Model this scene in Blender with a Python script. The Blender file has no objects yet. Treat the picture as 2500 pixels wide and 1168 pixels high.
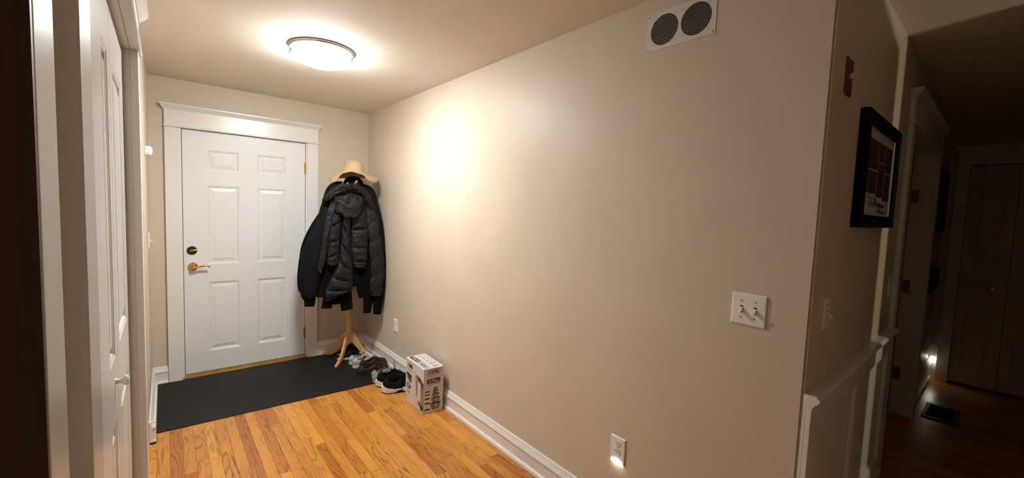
import bpy, bmesh, math, random
from mathutils import Vector, Matrix
random.seed(7)
S = bpy.context.scene
COL = S.collection
PI = math.pi

# ------------------------------------------------------------------ camera, world, lights, exposure
CAM = Vector((-1.6277, -4.3143, 1.5132))
YAW, PITCH, ROLL, FPX = 0.6966, 0.0697, 0.0383, 1015.5
fw = Vector((math.sin(YAW)*math.cos(PITCH), math.cos(YAW)*math.cos(PITCH), -math.sin(PITCH)))
r0 = Vector((math.cos(YAW), -math.sin(YAW), 0)); u0 = r0.cross(fw)
rt = math.cos(ROLL)*r0 + math.sin(ROLL)*u0
up = -math.sin(ROLL)*r0 + math.cos(ROLL)*u0
cd = bpy.data.cameras.new('camera'); co = bpy.data.objects.new('camera', cd); COL.objects.link(co)
m = Matrix((rt, up, -fw)).transposed().to_4x4(); m.translation = CAM
co.matrix_world = m
cd.sensor_width = 36; cd.lens = FPX*36/2500; cd.clip_start = .02
S.camera = co
w = bpy.data.worlds.new('world'); S.world = w; w.use_nodes = True
w.node_tree.nodes['Background'].inputs[0].default_value = (1, .8, .6, 1)
w.node_tree.nodes['Background'].inputs[1].default_value = 0.0006
S.view_settings.view_transform = 'Standard'; S.view_settings.look = 'None'
S.view_settings.exposure = 0.0; S.view_settings.gamma = 1; S.view_settings.use_curve_mapping = False
LAMP_STRENGTH = 136.0            # glow of the ceiling lamp's glass
bl = bpy.data.lights.new('back_room_lamp_light', 'POINT'); bl.energy = 62; bl.color = (1, .90, .62); bl.shadow_soft_size = .03
bo = bpy.data.objects.new('back_room_lamp_light', bl); COL.objects.link(bo); bo.location = (.57, -6.5, 1.75)

# ------------------------------------------------------------------ main dimensions (metres)
H = 2.444            # ceiling
YC = -3.915          # plane of the hall wall right of the foyer
YL = -3.862          # plane of the hall wall left of the foyer
XL = -1.722          # foyer's left wall
XF = 4.2             # end wall of the hall
YO = -5.1            # wall opposite, behind the camera

# ------------------------------------------------------------------ materials
def _n(nt, t, **kw):
    n = nt.nodes.new(t)
    for k, v in kw.items(): setattr(n, k, v)
    return n
def mat(name, col, rough=.5, metal=0, var=0, vscale=8, bump=0, bscale=200, coat=0, sheen=0, spec=.5, stretch=None, emit=0):
    M = bpy.data.materials.new(name); M.use_nodes = True; nt = M.node_tree; b = nt.nodes['Principled BSDF']
    b.inputs['Base Color'].default_value = (*col, 1); b.inputs['Roughness'].default_value = rough
    b.inputs['Metallic'].default_value = metal; b.inputs['Coat Weight'].default_value = coat
    b.inputs['Sheen Weight'].default_value = sheen; b.inputs['Specular IOR Level'].default_value = spec
    if emit:
        b.inputs['Emission Color'].default_value = (*col, 1); b.inputs['Emission Strength'].default_value = emit
    if var or bump:
        tc = _n(nt, 'ShaderNodeTexCoord'); mp = _n(nt, 'ShaderNodeMapping'); nt.links.new(tc.outputs['Object'], mp.inputs[0])
        if stretch: mp.inputs['Scale'].default_value = stretch
    if var:
        no = _n(nt, 'ShaderNodeTexNoise'); no.inputs['Scale'].default_value = vscale; no.inputs['Detail'].default_value = 5
        nt.links.new(mp.outputs[0], no.inputs['Vector'])
        cr = _n(nt, 'ShaderNodeValToRGB'); cr.color_ramp.elements[0].position = .3; cr.color_ramp.elements[1].position = .7
        cr.color_ramp.elements[0].color = (*[c*(1-var) for c in col], 1); cr.color_ramp.elements[1].color = (*[min(1, c*(1+var)) for c in col], 1)
        nt.links.new(no.outputs[0], cr.inputs[0]); nt.links.new(cr.outputs[0], b.inputs['Base Color'])
    if bump:
        n2 = _n(nt, 'ShaderNodeTexNoise'); n2.inputs['Scale'].default_value = bscale; n2.inputs['Detail'].default_value = 3
        nt.links.new(mp.outputs[0], n2.inputs['Vector'])
        bp = _n(nt, 'ShaderNodeBump'); bp.inputs['Strength'].default_value = bump; bp.inputs['Distance'].default_value = .004
        nt.links.new(n2.outputs[0], bp.inputs['Height']); nt.links.new(bp.outputs[0], b.inputs['Normal'])
    return M
WALL = mat('taupe_eggshell_paint', (.62, .53, .435), .46, var=.025, vscale=3, bump=.05, bscale=260, spec=.26)
CEIL = mat('ceiling_paint', (.77, .70, .62), .8, bump=.05, bscale=180, spec=.2)
TRIM = mat('white_gloss_trim', (.77, .75, .71), .28, bump=.02, bscale=60)
DOORM = mat('white_door_paint', (.74, .74, .735), .4, bump=.02, bscale=90)
CLOSETM = mat('closet_door_paint', (.78, .77, .75), .22, bump=.02, bscale=40)
PLASTIC = mat('white_plastic', (.82, .80, .77), .35)
DARK = mat('dark_slot', (.02, .015, .012), .6)
BRASS = mat('polished_brass', (.78, .52, .17), .16, 1, var=.05, vscale=30)
BRASSD = mat('aged_brass', (.36, .24, .07), .35, 1, var=.25, vscale=25)
NICKEL = mat('brushed_nickel', (.42, .40, .39), .32, 1, bump=.03, bscale=300)
RUBBER = mat('black_rubber', (.0085, .008, .0065), .62, var=.25, vscale=9, bump=.12, bscale=400, spec=.3)
PINE = mat('varnished_beech', (.60, .33, .12), .32, var=.18, vscale=6, stretch=(6, 6, 1), bump=.02, bscale=80)
STRAW = mat('woven_straw', (.54, .385, .205), .7, var=.16, vscale=120, bump=.5, bscale=220)
def wood_floor(name):
    M = bpy.data.materials.new(name); M.use_nodes = True; nt = M.node_tree; L = nt.links.new; b = nt.nodes['Principled BSDF']
    tc = _n(nt, 'ShaderNodeTexCoord'); oi = _n(nt, 'ShaderNodeObjectInfo')
    off = _n(nt, 'ShaderNodeVectorMath', operation='MULTIPLY_ADD'); cx = _n(nt, 'ShaderNodeCombineXYZ')
    for i in range(3): L(oi.outputs['Random'], cx.inputs[i])
    off.inputs[1].default_value = (37, 53, 71); L(cx.outputs[0], off.inputs[0]); L(tc.outputs['Object'], off.inputs[2])
    mp = _n(nt, 'ShaderNodeMapping'); mp.inputs['Scale'].default_value = (9, .9, 9); L(off.outputs[0], mp.inputs[0])
    # cathedral grain: contour lines of a stretched noise
    n1 = _n(nt, 'ShaderNodeTexNoise'); n1.inputs['Scale'].default_value = 1.3; n1.inputs['Detail'].default_value = 2.5; n1.inputs['Roughness'].default_value = .45
    L(mp.outputs[0], n1.inputs['Vector'])
    mu = _n(nt, 'ShaderNodeMath', operation='MULTIPLY'); mu.inputs[1].default_value = 13; L(n1.outputs[0], mu.inputs[0])
    fr = _n(nt, 'ShaderNodeMath', operation='FRACT'); L(mu.outputs[0], fr.inputs[0])
    cr = _n(nt, 'ShaderNodeValToRGB'); e = cr.color_ramp.elements
    e[0].position = 0; e[0].color = (0, 0, 0, 1); e[1].position = .30; e[1].color = (1, 1, 1, 1)
    k = e.new(.94); k.color = (.75, .75, .75, 1); k = e.new(1.0); k.color = (0, 0, 0, 1)
    L(fr.outputs[0], cr.inputs[0])
    # fine pores
    mp2 = _n(nt, 'ShaderNodeMapping'); mp2.inputs['Scale'].default_value = (300, 9, 100); L(off.outputs[0], mp2.inputs[0])
    n2 = _n(nt, 'ShaderNodeTexNoise'); n2.inputs['Scale'].default_value = 1; n2.inputs['Detail'].default_value = 3; L(mp2.outputs[0], n2.inputs['Vector'])
    base = _n(nt, 'ShaderNodeValToRGB'); e = base.color_ramp.elements
    e[0].position = 0; e[0].color = (.42, .145, .026, 1); e[1].position = 1; e[1].color = (.72, .335, .062, 1)
    for p, c in ((.08, (.48, .175, .032)), (.2, (.58, .238, .044)), (.55, (.635, .272, .050)), (.85, (.67, .297, .054))):
        k = e.new(p); k.color = (*c, 1)
    L(oi.outputs['Random'], base.inputs[0])
    gs = _n(nt, 'ShaderNodeMapRange'); gs.inputs[3].default_value = .08; gs.inputs[4].default_value = 1.0; L(cr.outputs[0], gs.inputs[0])
    # grain lines only in places
    n3 = _n(nt, 'ShaderNodeTexNoise'); n3.inputs['Scale'].default_value = .6; L(mp.outputs[0], n3.inputs['Vector'])
    m3 = _n(nt, 'ShaderNodeMapRange'); m3.inputs[1].default_value = .42; m3.inputs[2].default_value = .66; L(n3.outputs[0], m3.inputs[0])
    mix0 = _n(nt, 'ShaderNodeMix', data_type='FLOAT'); L(m3.outputs[0], mix0.inputs[0]); mix0.inputs[3].default_value = 1.0
    L(gs.outputs[0], mix0.inputs[2])
    pr = _n(nt, 'ShaderNodeMapRange'); pr.inputs[1].default_value = .3; pr.inputs[2].default_value = .6; pr.inputs[3].default_value = .72; pr.inputs[4].default_value = 1.04; L(n2.outputs[0], pr.inputs[0])
    mm = _n(nt, 'ShaderNodeMath', operation='MULTIPLY'); L(mix0.outputs[0], mm.inputs[0]); L(pr.outputs[0], mm.inputs[1])
    mix = _n(nt, 'ShaderNodeMix', data_type='RGBA'); mix.inputs[6].default_value = (.17, .050, .008, 1)
    L(mm.outputs[0], mix.inputs[0]); L(base.outputs[0], mix.inputs[7]); L(mix.outputs[2], b.inputs['Base Color'])
    b.inputs['Roughness'].default_value = .28; b.inputs['Specular IOR Level'].default_value = .45
    bp = _n(nt, 'ShaderNodeBump'); bp.inputs['Strength'].default_value = .08; bp.inputs['Distance'].default_value = .001
    L(mm.outputs[0], bp.inputs['Height']); L(bp.outputs[0], b.inputs['Normal'])
    return M
OAK = wood_floor('oak_strip_floor')

# ------------------------------------------------------------------ helpers
def rotz(p, a, c=(0, 0)):
    x, y = p[0]-c[0], p[1]-c[1]
    return (c[0]+x*math.cos(a)-y*math.sin(a), c[1]+x*math.sin(a)+y*math.cos(a), p[2])
class MB:
    def __init__(s): s.v = []; s.f = []
    def add(s, vs, fs):
        n = len(s.v); s.v += [tuple(p) for p in vs]; s.f += [tuple(i+n for i in f) for f in fs]; return s
    def box(s, x0, x1, y0, y1, z0, z1):
        x0, x1 = min(x0, x1), max(x0, x1); y0, y1 = min(y0, y1), max(y0, y1); z0, z1 = min(z0, z1), max(z0, z1)
        return s.add([(x, y, z) for z in (z0, z1) for y in (y0, y1) for x in (x0, x1)],
                     [(0, 2, 3, 1), (4, 5, 7, 6), (0, 1, 5, 4), (2, 6, 7, 3), (0, 4, 6, 2), (1, 3, 7, 5)])
    def prism(s, prof, a, b):
        # prof: list of 3D points (one end), a->b translation vector
        n = len(prof); d = Vector(b)-Vector(a)
        vs = [Vector(p) for p in prof] + [Vector(p)+d for p in prof]
        return s.add(vs, [tuple(range(n))[::-1], tuple(range(n, 2*n))] + [(i, (i+1) % n, (i+1) % n+n, i+n) for i in range(n)])
    def grid(s, rows, closed=False, cap=False):
        nr, nc = len(rows), len(rows[0]); vs = [p for r in rows for p in r]; fs = []
        for i in range(nr-1):
            for j in range(nc if closed else nc-1):
                k = (j+1) % nc
                fs.append((i*nc+j, i*nc+k, (i+1)*nc+k, (i+1)*nc+j))
        if cap: fs += [tuple(range(nc))[::-1], tuple(range((nr-1)*nc, nr*nc))]
        return s.add(vs, fs)
    def tube(s, path, rad, n=12, flat=1.0, flatdir=None, cap=True):
        P = [Vector(p) for p in path]; rows = []
        if not hasattr(rad, '__len__'): rad = [rad]*len(P)
        prev = None
        for i, p in enumerate(P):
            t = (P[min(i+1, len(P)-1)]-P[max(i-1, 0)]).normalized()
            if flatdir: a = (Vector(flatdir)-t*t.dot(Vector(flatdir))).normalized()
            elif prev is None:
                a = Vector((0, 0, 1)) if abs(t.z) < .9 else Vector((1, 0, 0)); a = (a-t*a.dot(t)).normalized()
            else: a = (prev-t*prev.dot(t)).normalized()
            prev = a; b = t.cross(a)
            rows.append([p+(a*math.cos(2*PI*j/n)*flat+b*math.sin(2*PI*j/n))*rad[i] for j in range(n)])
        return s.grid(rows, True, cap)
    def lathe(s, prof, c=(0, 0, 0), n=32, axis='z', cap=True):
        rows = []
        for r, h in prof:
            row = []
            for j in range(n):
                a = 2*PI*j/n; p = (r*math.cos(a), r*math.sin(a), h)
                if axis == 'x': p = (h, p[0], p[1])
                if axis == 'y': p = (p[0], h, p[1])
                row.append((p[0]+c[0], p[1]+c[1], p[2]+c[2]))
            rows.append(row)
        return s.grid(rows, True, cap)
    def build(s, name, M, parent=None, smooth=False, bevel=0, seg=2, loc=None, angle=35, sub=0):
        me = bpy.data.meshes.new(name); me.from_pydata([Vector(p) for p in s.v], [], s.f); me.validate()
        b = bmesh.new(); b.from_mesh(me); bmesh.ops.recalc_face_normals(b, faces=b.faces); b.to_mesh(me); b.free()
        if smooth or bevel or sub:
            me.polygons.foreach_set('use_smooth', [True]*len(me.polygons))
            if not sub: me.set_sharp_from_angle(angle=math.radians(angle))
        me.materials.append(M)
        o = bpy.data.objects.new(name, me); COL.objects.link(o)
        if loc: o.location = loc
        if parent: o.parent = parent
        if bevel:
            md = o.modifiers.new('bevel', 'BEVEL'); md.width = bevel; md.segments = seg; md.limit_method = 'ANGLE'; md.angle_limit = math.radians(40)
        if sub:
            md = o.modifiers.new('sub', 'SUBSURF'); md.levels = sub; md.render_levels = sub
        return o
def B(name, M, box, parent=None, bevel=0, **kw): return MB().box(*box).build(name, M, parent, bevel=bevel, **kw)
def thing(name, label, cat, loc=(0, 0, 0), group=None, rz=0):
    o = bpy.data.objects.new(name, None); COL.objects.link(o); o.location = loc; o.rotation_euler = (0, 0, rz); o.empty_display_size = .05
    o['label'] = label; o['category'] = cat
    if group: o['group'] = group
    return o
def tag(o, label, cat, group=None):
    o['label'] = label; o['category'] = cat
    if group: o['group'] = group
    return o
def struct(o, label=None):
    o['kind'] = 'structure'
    if label: o['label'] = label
    return o
def sempty(name, label, loc=(0, 0, 0)):
    o = bpy.data.objects.new(name, None); COL.objects.link(o); o.empty_display_size = .05; o.location = loc
    return struct(o, label)
def kids(o, parts):
    """move world-space parts under a thing standing at o.location without moving them"""
    mi = (Matrix.Translation(o.location) @ o.rotation_euler.to_matrix().to_4x4()).inverted()
    for p in parts:
        p.parent = o; p.matrix_parent_inverse = mi
def dup(o, parent=None):
    c = o.copy(); COL.objects.link(c); c.parent = parent
    for ch in list(o.children): dup(ch, c)
    return c
def spline(pts, n):
    """Catmull-Rom through tuples"""
    out = []; P = [pts[0]]+list(pts)+[pts[-1]]
    m_ = len(pts)-1
    for i in range(n):
        t = i/(n-1)*m_; k = min(int(t), m_-1); f = t-k; a, b_, c, d = P[k:k+4]
        out.append(tuple(.5*(2*b_[j]+(c[j]-a[j])*f+(2*a[j]-5*b_[j]+4*c[j]-d[j])*f*f+(3*b_[j]-a[j]-3*c[j]+d[j])*f**3) for j in range(len(b_))))
    return out
def at(px, py, y):
    d = (px-1250)/FPX*rt-(py-584)/FPX*up+fw
    return CAM+d*((y-CAM.y)/d.y)
def hnoise(x, y=0, z=0):
    from mathutils import noise
    return noise.noise(Vector((x, y, z)))

# ================================================================== THE SETTING
floor = struct(B('floor', OAK, (-2.9, 4.4, -5.3, .2, -.1, -.012)), 'orange oak strip floor of foyer and hall')
PW = .0573
pm = {}
def plank(x0, x1, y0, y1):
    key = (round(x1-x0, 4), round(y1-y0, 2))
    if key not in pm:
        o = MB().box(-(x1-x0)/2, (x1-x0)/2, -key[1]/2, key[1]/2, -.0119, 0).build('plank', OAK, floor)
        bm = bmesh.new(); bm.from_mesh(o.data)
        bmesh.ops.bevel(bm, geom=[e for e in bm.edges if all(v.co.z > -.001 for v in e.verts)], offset=.0007, segments=1, affect='EDGES'); bm.to_mesh(o.data); bm.free()
        pm[key] = o.data
    else:
        o = bpy.data.objects.new('plank', pm[key]); COL.objects.link(o); o.parent = floor
    o.location = ((x0+x1)/2, (y0+y1)/2, 0)
    return o
nplank = 0
def rows(x0, x1, ya, yb, lmin, lmax):
    global nplank
    n = round((x1-x0)/PW); wdt = (x1-x0)/n
    for i in range(n):
        y = ya-random.uniform(0, lmax*.6)
        while y < yb:
            l = round(random.uniform(lmin, lmax), 1); e = y+l
            a, b_ = max(y, ya), min(e, yb)
            if b_-a < .12: b_ = min(a+.2, yb)
            if b_-a > .03: plank(x0+i*wdt+.0004, x0+(i+1)*wdt-.0004, a+.0004, b_-.0004); nplank += 1
            y = max(e, b_)
rows(XL-.02, 0, -2.75, -.85, .35, 1.1)          # the foyer floor in view
rows(1.5, XF, YO, YC+.2, .7, 1.4)               # the end of the hall in view
mb = MB()
for (a, b_, c, d) in ((-2.8, 1.5, YO, -2.75), (XL-.02, 0, -.85, .0)):
    n = round((b_-a)/PW); wdt = (b_-a)/n
    for i in range(n): mb.box(a+i*wdt+.0004, a+(i+1)*wdt-.0004, c, d-.001, -.0119, 0)
st = mb.build('plank', OAK, floor); st['kind'] = 'stuff'

struct(B('ceiling', CEIL, (-2.9, 4.4, -5.3, .2, H, H+.1)), 'off-white painted ceiling')
# walls
DL, DR, DB, DT = -1.515, -.601, .035, 2.065     # front door slab
mb = MB().box(-1.95, DL-.02, 0, .12, 0, H).box(DR+.02, .12, 0, .12, 0, H).box(DL-.02, DR+.02, 0, .12, DT+.02, H)
struct(mb.build('wall_front', WALL), 'taupe wall around the white entry door')
mb = MB().box(0, .12, YC+.12, 0, 0, H).box(0, 1.475, YC, YC+.12, 0, H).box(1.475, 2.95, YC, YC+.12, 2.085, H)
o = mb.build('wall_right', WALL); struct(o, 'long bare taupe wall on the right turning the corner into the hall')
bm = bmesh.new(); bm.from_mesh(o.data)
es = [e for e in bm.edges if all(abs(v.co.x) < 1e-4 and abs(v.co.y-YC) < 1e-4 for v in e.verts)]
bmesh.ops.bevel(bm, geom=es, offset=.008, segments=4, affect='EDGES'); bm.to_mesh(o.data); bm.free()
CY0, CY1, CT = -3.545, -2.13, 2.066             # closet opening
mb = MB().box(-1.95, XL, -1.03, 0, 0, H).box(-1.95, -1.86, -2.0, -1.03, 0, H).box(-1.95, XL, CY1+.02, -2.0, 0, H)
mb.box(-1.95, XL, CY0-.02, CY1+.02, CT+.02, H).box(-1.95, XL, YL, CY0-.02, 0, H)
struct(mb.build('wall_left', WALL), 'taupe left wall with the closet doors and a shallow alcove')
struct(B('wall_hall_left', WALL, (-2.8, -1.951, YL, YL+.12, 0, H)), 'dark wall of the hall left of the foyer')
struct(B('wall_hall_end', WALL, (-2.92, -2.8, -5.2, YL+.12, 0, H)), 'taupe end wall of the hall behind the camera')
struct(B('wall_hall_far', WALL, (2.95, XF, -3.885, -3.765, 0, H)), 'dark far stretch of the hall wall')
mb = MB().box(XF, XF+.12, -4.03+.02, -2.5, 0, H).box(XF, XF+.12, -5.2, -4.66, 0, H).box(XF, XF+.12, -4.66, -4.01, 2.11, H)
struct(mb.build('wall_far_end', WALL), 'dark end wall of the hall around the narrow folding doors')
mb = MB().box(-2.8, .30, -5.2, YO, 0, H).box(.91, XF, -5.2, YO, 0, H)
struct(mb.build('wall_hall_opposite', WALL), 'taupe hall wall behind the camera')
o = struct(B('door_4', DOORM, (-.62, 0, -.018, .018, 0, 2.05), bevel=.003, loc=(.80, -5.15, 0)), 'white door left ajar behind the camera')
o.rotation_euler = (0, 0, math.radians(41))
struct(B('wall_side_room', WALL, (1.2, XF, -2.62, -2.5, 0, H)), 'wall of the dark room beyond the hall opening')

# baseboards
BP = [(0, 0), (.030, 0), (.030, .010), (.027, .018), (.020, .021), (.0145, .021), (.0145, .089), (.019, .092), (.019, .099), (.0155, .104), (.0125, .120), (.0095, .126), (.0095, .132), (.006, .137), (0, .137)]
def bb(mb, p, q, nrm, prof=BP):
    """extrude profile (d,z) from p to q (xy), d along nrm"""
    mb.prism([(p[0]+d*nrm[0], p[1]+d*nrm[1], z) for d, z in prof], (p[0], p[1], 0), (q[0], q[1], 0)); return mb
mb = MB(); bb(mb, (-.49, 0), (0, 0), (0, -1)); bb(mb, (XL, 0), (-1.626, 0), (0, -1))
struct(mb.build('baseboard_front', TRIM, smooth=True, angle=25), 'white moulded baseboard beside the entry door')
mb = MB(); bb(mb, (0, YC+.0), (0, 0), (-1, 0))
struct(mb.build('baseboard_right', TRIM, smooth=True, angle=25), 'white moulded baseboard along the long right wall')
mb = MB(); bb(mb, (XL, -1.06), (XL, 0), (1, 0)); bb(mb, (-1.86, -1.03), (XL+.03, -1.03), (0, -1)); bb(mb, (-1.86, -2.0), (-1.86, -1.06), (1, 0))
bb(mb, (XL, CY0-.24), (XL, CY0-.095), (1, 0))
struct(mb.build('baseboard_left', TRIM, smooth=True, angle=25), 'white baseboard wrapping the left wall corner by the mat')

# door casing: side boards, bead, frieze, cornice; axis-generic: u along wall, d out of wall
def casing(name, label, org, udir, ddir, u0, u1, top, wdt=.095, th=.022, sides=(1, 1), cap_end=None, head=True):
    T = sempty(name, label)
    def bx(nm, ua, ub, da, db, za, zb, bev=.002):
        p = [(org[0]+udir[0]*u+ddir[0]*d, org[1]+udir[1]*u+ddir[1]*d) for u in (ua, ub) for d in (da, db)]
        xs = [a for a, _ in p]; ys = [b for _, b in p]
        return B(nm, TRIM, (min(xs), max(xs), min(ys), max(ys), za, zb), T, bevel=bev)
    if sides[0]: bx('side_casing', u0-wdt, u0, 0, th, 0, top)
    if sides[1]: bx('side_casing', u1, u1+wdt, 0, th, 0, top)
    if head:
        a, b_ = u0-wdt, u1+wdt
        bx('header_bead', a-.008, b_+.008, 0, th+.009, top, top+.014, .004)
        bx('header_board', a, b_, 0, th, top+.014, top+.148)
        prof = [(0, .130), (th+.004, .130), (th+.004, .137), (th+.010, .142), (th+.018, .150), (th+.027, .164), (th+.030, .166), (th+.030, .176), (0, .176)]
        mb = MB(); e = .026
        mb.prism([(org[0]+udir[0]*(a-e)+ddir[0]*d, org[1]+udir[1]*(a-e)+ddir[1]*d, top+z) for d, z in prof], (0, 0, 0), (udir[0]*(b_-a+2*e), udir[1]*(b_-a+2*e), 0))
        # mitred returns: pull end profile points in as they recede
        for i in range(len(mb.v)):
            x, y, z = mb.v[i]; k = min(1, max(0, (z-top-.130)/.036)); sh = e*(1-k)*.85
            sgn = 1 if i < len(prof) else -1
            mb.v[i] = (x+udir[0]*sh*sgn, y+udir[1]*sh*sgn, z)
        mb.build('cornice', TRIM, T, smooth=True, angle=25)
    return T
c1 = casing('trim_1', 'white casing with cornice around the entry door', (0, 0), (1, 0), (0, -1), DL-.014, DR+.014, DT+.002)
mb = MB().box(DL-.0199, DL-.004, -.004, .1, 0, DT+.02).box(DR+.004, DR+.0199, -.004, .1, 0, DT+.02).box(DL-.0199, DR+.0199, -.004, .1, DT+.008, DT+.02)
mb.build('door_jamb', TRIM, c1)
c2 = casing('trim_2', 'white casing with cornice around the closet doors', (XL, 0), (0, 1), (1, 0), CY0, CY1, CT, th=.025)
MB().box(-1.83, XL+.0, CY1, CY1+.0199, 0, CT).box(-1.83, XL, CY0-.0199, CY0, 0, CT).box(-1.83, XL, CY0-.0199, CY1+.0199, CT, CT+.0199).build('door_jamb', TRIM, c2)
c3 = casing('trim_3', 'white casing with cornice around the hall opening', (0, YC), (1, 0), (0, -1), 1.558, 2.848, 2.066)
MB().box(1.476, 1.5575, YC+.0005, YC+.125, 0, 2.066).box(1.476, 2.9, YC+.0005, YC+.125, 2.066, 2.0845).box(2.848, 2.9495, YC+.0, YC+.125, 0, 2.066).build('door_jamb', TRIM, c3)
for z in (1.735, 1.03, .33):
    hb = B('hinge', BRASSD, (2.8455, 2.8485, YC+.075, YC+.118, z-.05, z+.05), c3, bevel=.001)
    for dz in (-.03, 0, .03): MB().lathe([(0, 2.8452), (.004, 2.8452), (.003, 2.8442), (0, 2.8442)], (0, YC+.09+(.012 if dz else -.005), z+dz), 10, 'x').build('screw', DARK, hb)
c4 = casing('trim_4', 'white casing around the folding doors at the hall end', (XF, 0), (0, 1), (-1, 0), -4.645, -4.028, 2.098, wdt=.085)
t5 = struct(B('trim_5', TRIM, (-1.83, -1.697, YL, YL+.073, 0, H-.001), bevel=.002), 'pale corner board with hall edge coloured dark as shade at the end of the left wall')
B('shade_edge', mat('painted_shade_brown', (.07, .035, .018), .5, var=.2, vscale=6, stretch=(20, 20, 1)), (-1.95, -1.6975, YL-.006, YL-.0002, 0, H-.001), t5)  # thin strip coloured dark brown to stand for shade on the unlit hall side

# ---------------------------------------------------------------- panelled door leaf
def panel_leaf(prefix, parent, M, W, Z0, Z1, th, rects, xf, sgn, raise_=.0085, rec=.011, inset=.045):
    """leaf in local plane: u along width, n out. xf(u,n,z)->xyz. rects: recessed panels (u0,u1,z0,z1)"""
    us = sorted({0, W, *[r[0] for r in rects], *[r[1] for r in rects]}); zs = sorted({Z0, Z1, *[r[2] for r in rects], *[r[3] for r in rects]})
    mb = MB()
    for i in range(len(us)-1):
        for j in range(len(zs)-1):
            cu, cz = (us[i]+us[i+1])/2, (zs[j]+zs[j+1])/2
            if any(r[0] < cu < r[1] and r[2] < cz < r[3] for r in rects): continue
            mb.add([xf(us[i], 0, zs[j]), xf(us[i+1], 0, zs[j]), xf(us[i+1], 0, zs[j+1]), xf(us[i], 0, zs[j+1])], [(0, 1, 2, 3)])
    for (a, b_, c, d) in rects:   # sticking: small step then slope down into the recess
        loops = []
        for k, n in ((0, 0), (.004, -.003), (.010, -.0035), (.014, -rec)):
            loops.append([xf(a+k, n, c+k), xf(b_-k, n, c+k), xf(b_-k, n, d-k), xf(a+k, n, d-k)])
        mb.grid(loops, True)
    mb.add([xf(0, 0, Z0), xf(W, 0, Z0), xf(W, 0, Z1), xf(0, 0, Z1), xf(0, -th, Z0), xf(W, -th, Z0), xf(W, -th, Z1), xf(0, -th, Z1)],
           [(4, 5, 6, 7), (0, 1, 5, 4), (2, 3, 7, 6), (0, 4, 7, 3), (1, 2, 6, 5)])
    bm_o = mb.build(prefix, M, parent)
    bm = bmesh.new(); bm.from_mesh(bm_o.data); bmesh.ops.remove_doubles(bm, verts=bm.verts, dist=1e-5); bmesh.ops.recalc_face_normals(bm, faces=bm.faces); bm.to_mesh(bm_o.data); bm.free()
    for (a, b_, c, d) in rects:
        k0 = .014; loops = []
        for k, n in ((k0, -rec), (k0+.002, -rec), (inset, -rec+raise_-.002), (inset+.001, -rec+raise_)):
            loops.append([xf(a+k, n, c+k), xf(b_-k, n, c+k), xf(b_-k, n, d-k), xf(a+k, n, d-k)])
        loops.append([xf((a+b_)/2, -rec+raise_, (c+d)/2)]*4)
        MB().grid(loops, True).build('panel', M, parent)
    return bm_o
# front door
fd = sempty('door_1', 'white six-panel entry door with brass lever and deadbolt', (DL, .006, DB))
R6 = []
for (a, b_) in ((-1.354, -1.127), (-.992, -.763)):
    for (c, d) in ((1.748, 1.915), (.960, 1.620), (.208, .806)): R6.append((a-DL, b_-DL, c-DB, d-DB))
panel_leaf('slab', fd, DOORM, DR-DL, 0, DT-DB, .044, R6, lambda u, n, z: (u, -n, z), 1)
# deadbolt
db = MB().lathe([(0, 0), (.035, 0), (.035, -.006), (.031, -.011), (.022, -.013), (0, -.013)], n=36, axis='y').build('deadbolt', mat('dark_brass', (.09, .055, .02), .3, 1), fd, smooth=True)
db.location = (-1.460-DL, 0, 1.078-DB); db['label'] = 'round dark brass deadbolt rose'
mb = MB(); mb.tube([(-.016, -.022, -.003), (.0, -.022, 0), (.018, -.022, .003), (.030, -.022, .006)], [.008, .0085, .0075, .006], 10, flat=1.3, flatdir=(0, 1, 0)); mb.tube([(0, -.012, 0), (0, -.024, 0)], .006, 10)
mb.build('thumb_turn', BRASS, db, smooth=True)
lv = MB().lathe([(0, 0), (.036, 0), (.036, -.004), (.033, -.010), (.026, -.016), (.016, -.022), (.013, -.028), (.013, -.052), (0, -.052)], n=36, axis='y').build('door_lever', BRASS, fd, smooth=True)
lv.location = (-1.455-DL, 0, .941-DB)
pts = spline([(-.004, -.050, 0), (.012, -.056, -.001), (.035, -.056, .003), (.062, -.056, .009), (.085, -.055, .011), (.105, -.052, .003), (.113, -.050, -.004)], 24)
MB().tube(pts, [.011]*3+[.009]*4+[.0075]*14+[.006, .005, .003], 12, flat=1.0).build('lever_handle', BRASS, lv, smooth=True)
for z in (1.827, 1.03, .245):
    hg = MB().lathe([(0, -.05), (.007, -.05), (.007, .05), (0, .05)], n=14).box(-.013, 0, -.003, .002, -.05, .05).build('hinge', BRASSD if z < 1 else BRASS, fd, smooth=True, angle=30)
    hg.location = (DR-DL+.004, -.004, z-DB)
    for k in (-.054, .054): MB().lathe([(0, k-.004), (.0055, k-.004), (.0055, k+.004), (0, k+.004)], n=12).build('hinge_pin', BRASSD, hg, smooth=True, angle=30)
ls = B('latch_plate', BRASSD, (-.004, .001, -.002, .02, .865, .935), fd)
MB().box(DL-.0195, DR+.0195, -.030, .06, 0, .016).build('threshold', mat('wood_threshold', (.30, .13, .04), .4, var=.2), c1, bevel=.002)
MB().prism([(DL-.004, -.012, .016), (DL-.004, -.006, .030), (DL-.004, .006, .0335), (DL-.004, .04, .0335), (DL-.004, .04, .016)], (0, 0, 0), (DR-DL+.008, 0, 0)).build('threshold_strip', BRASSD, c1, smooth=True, angle=30)

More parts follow.
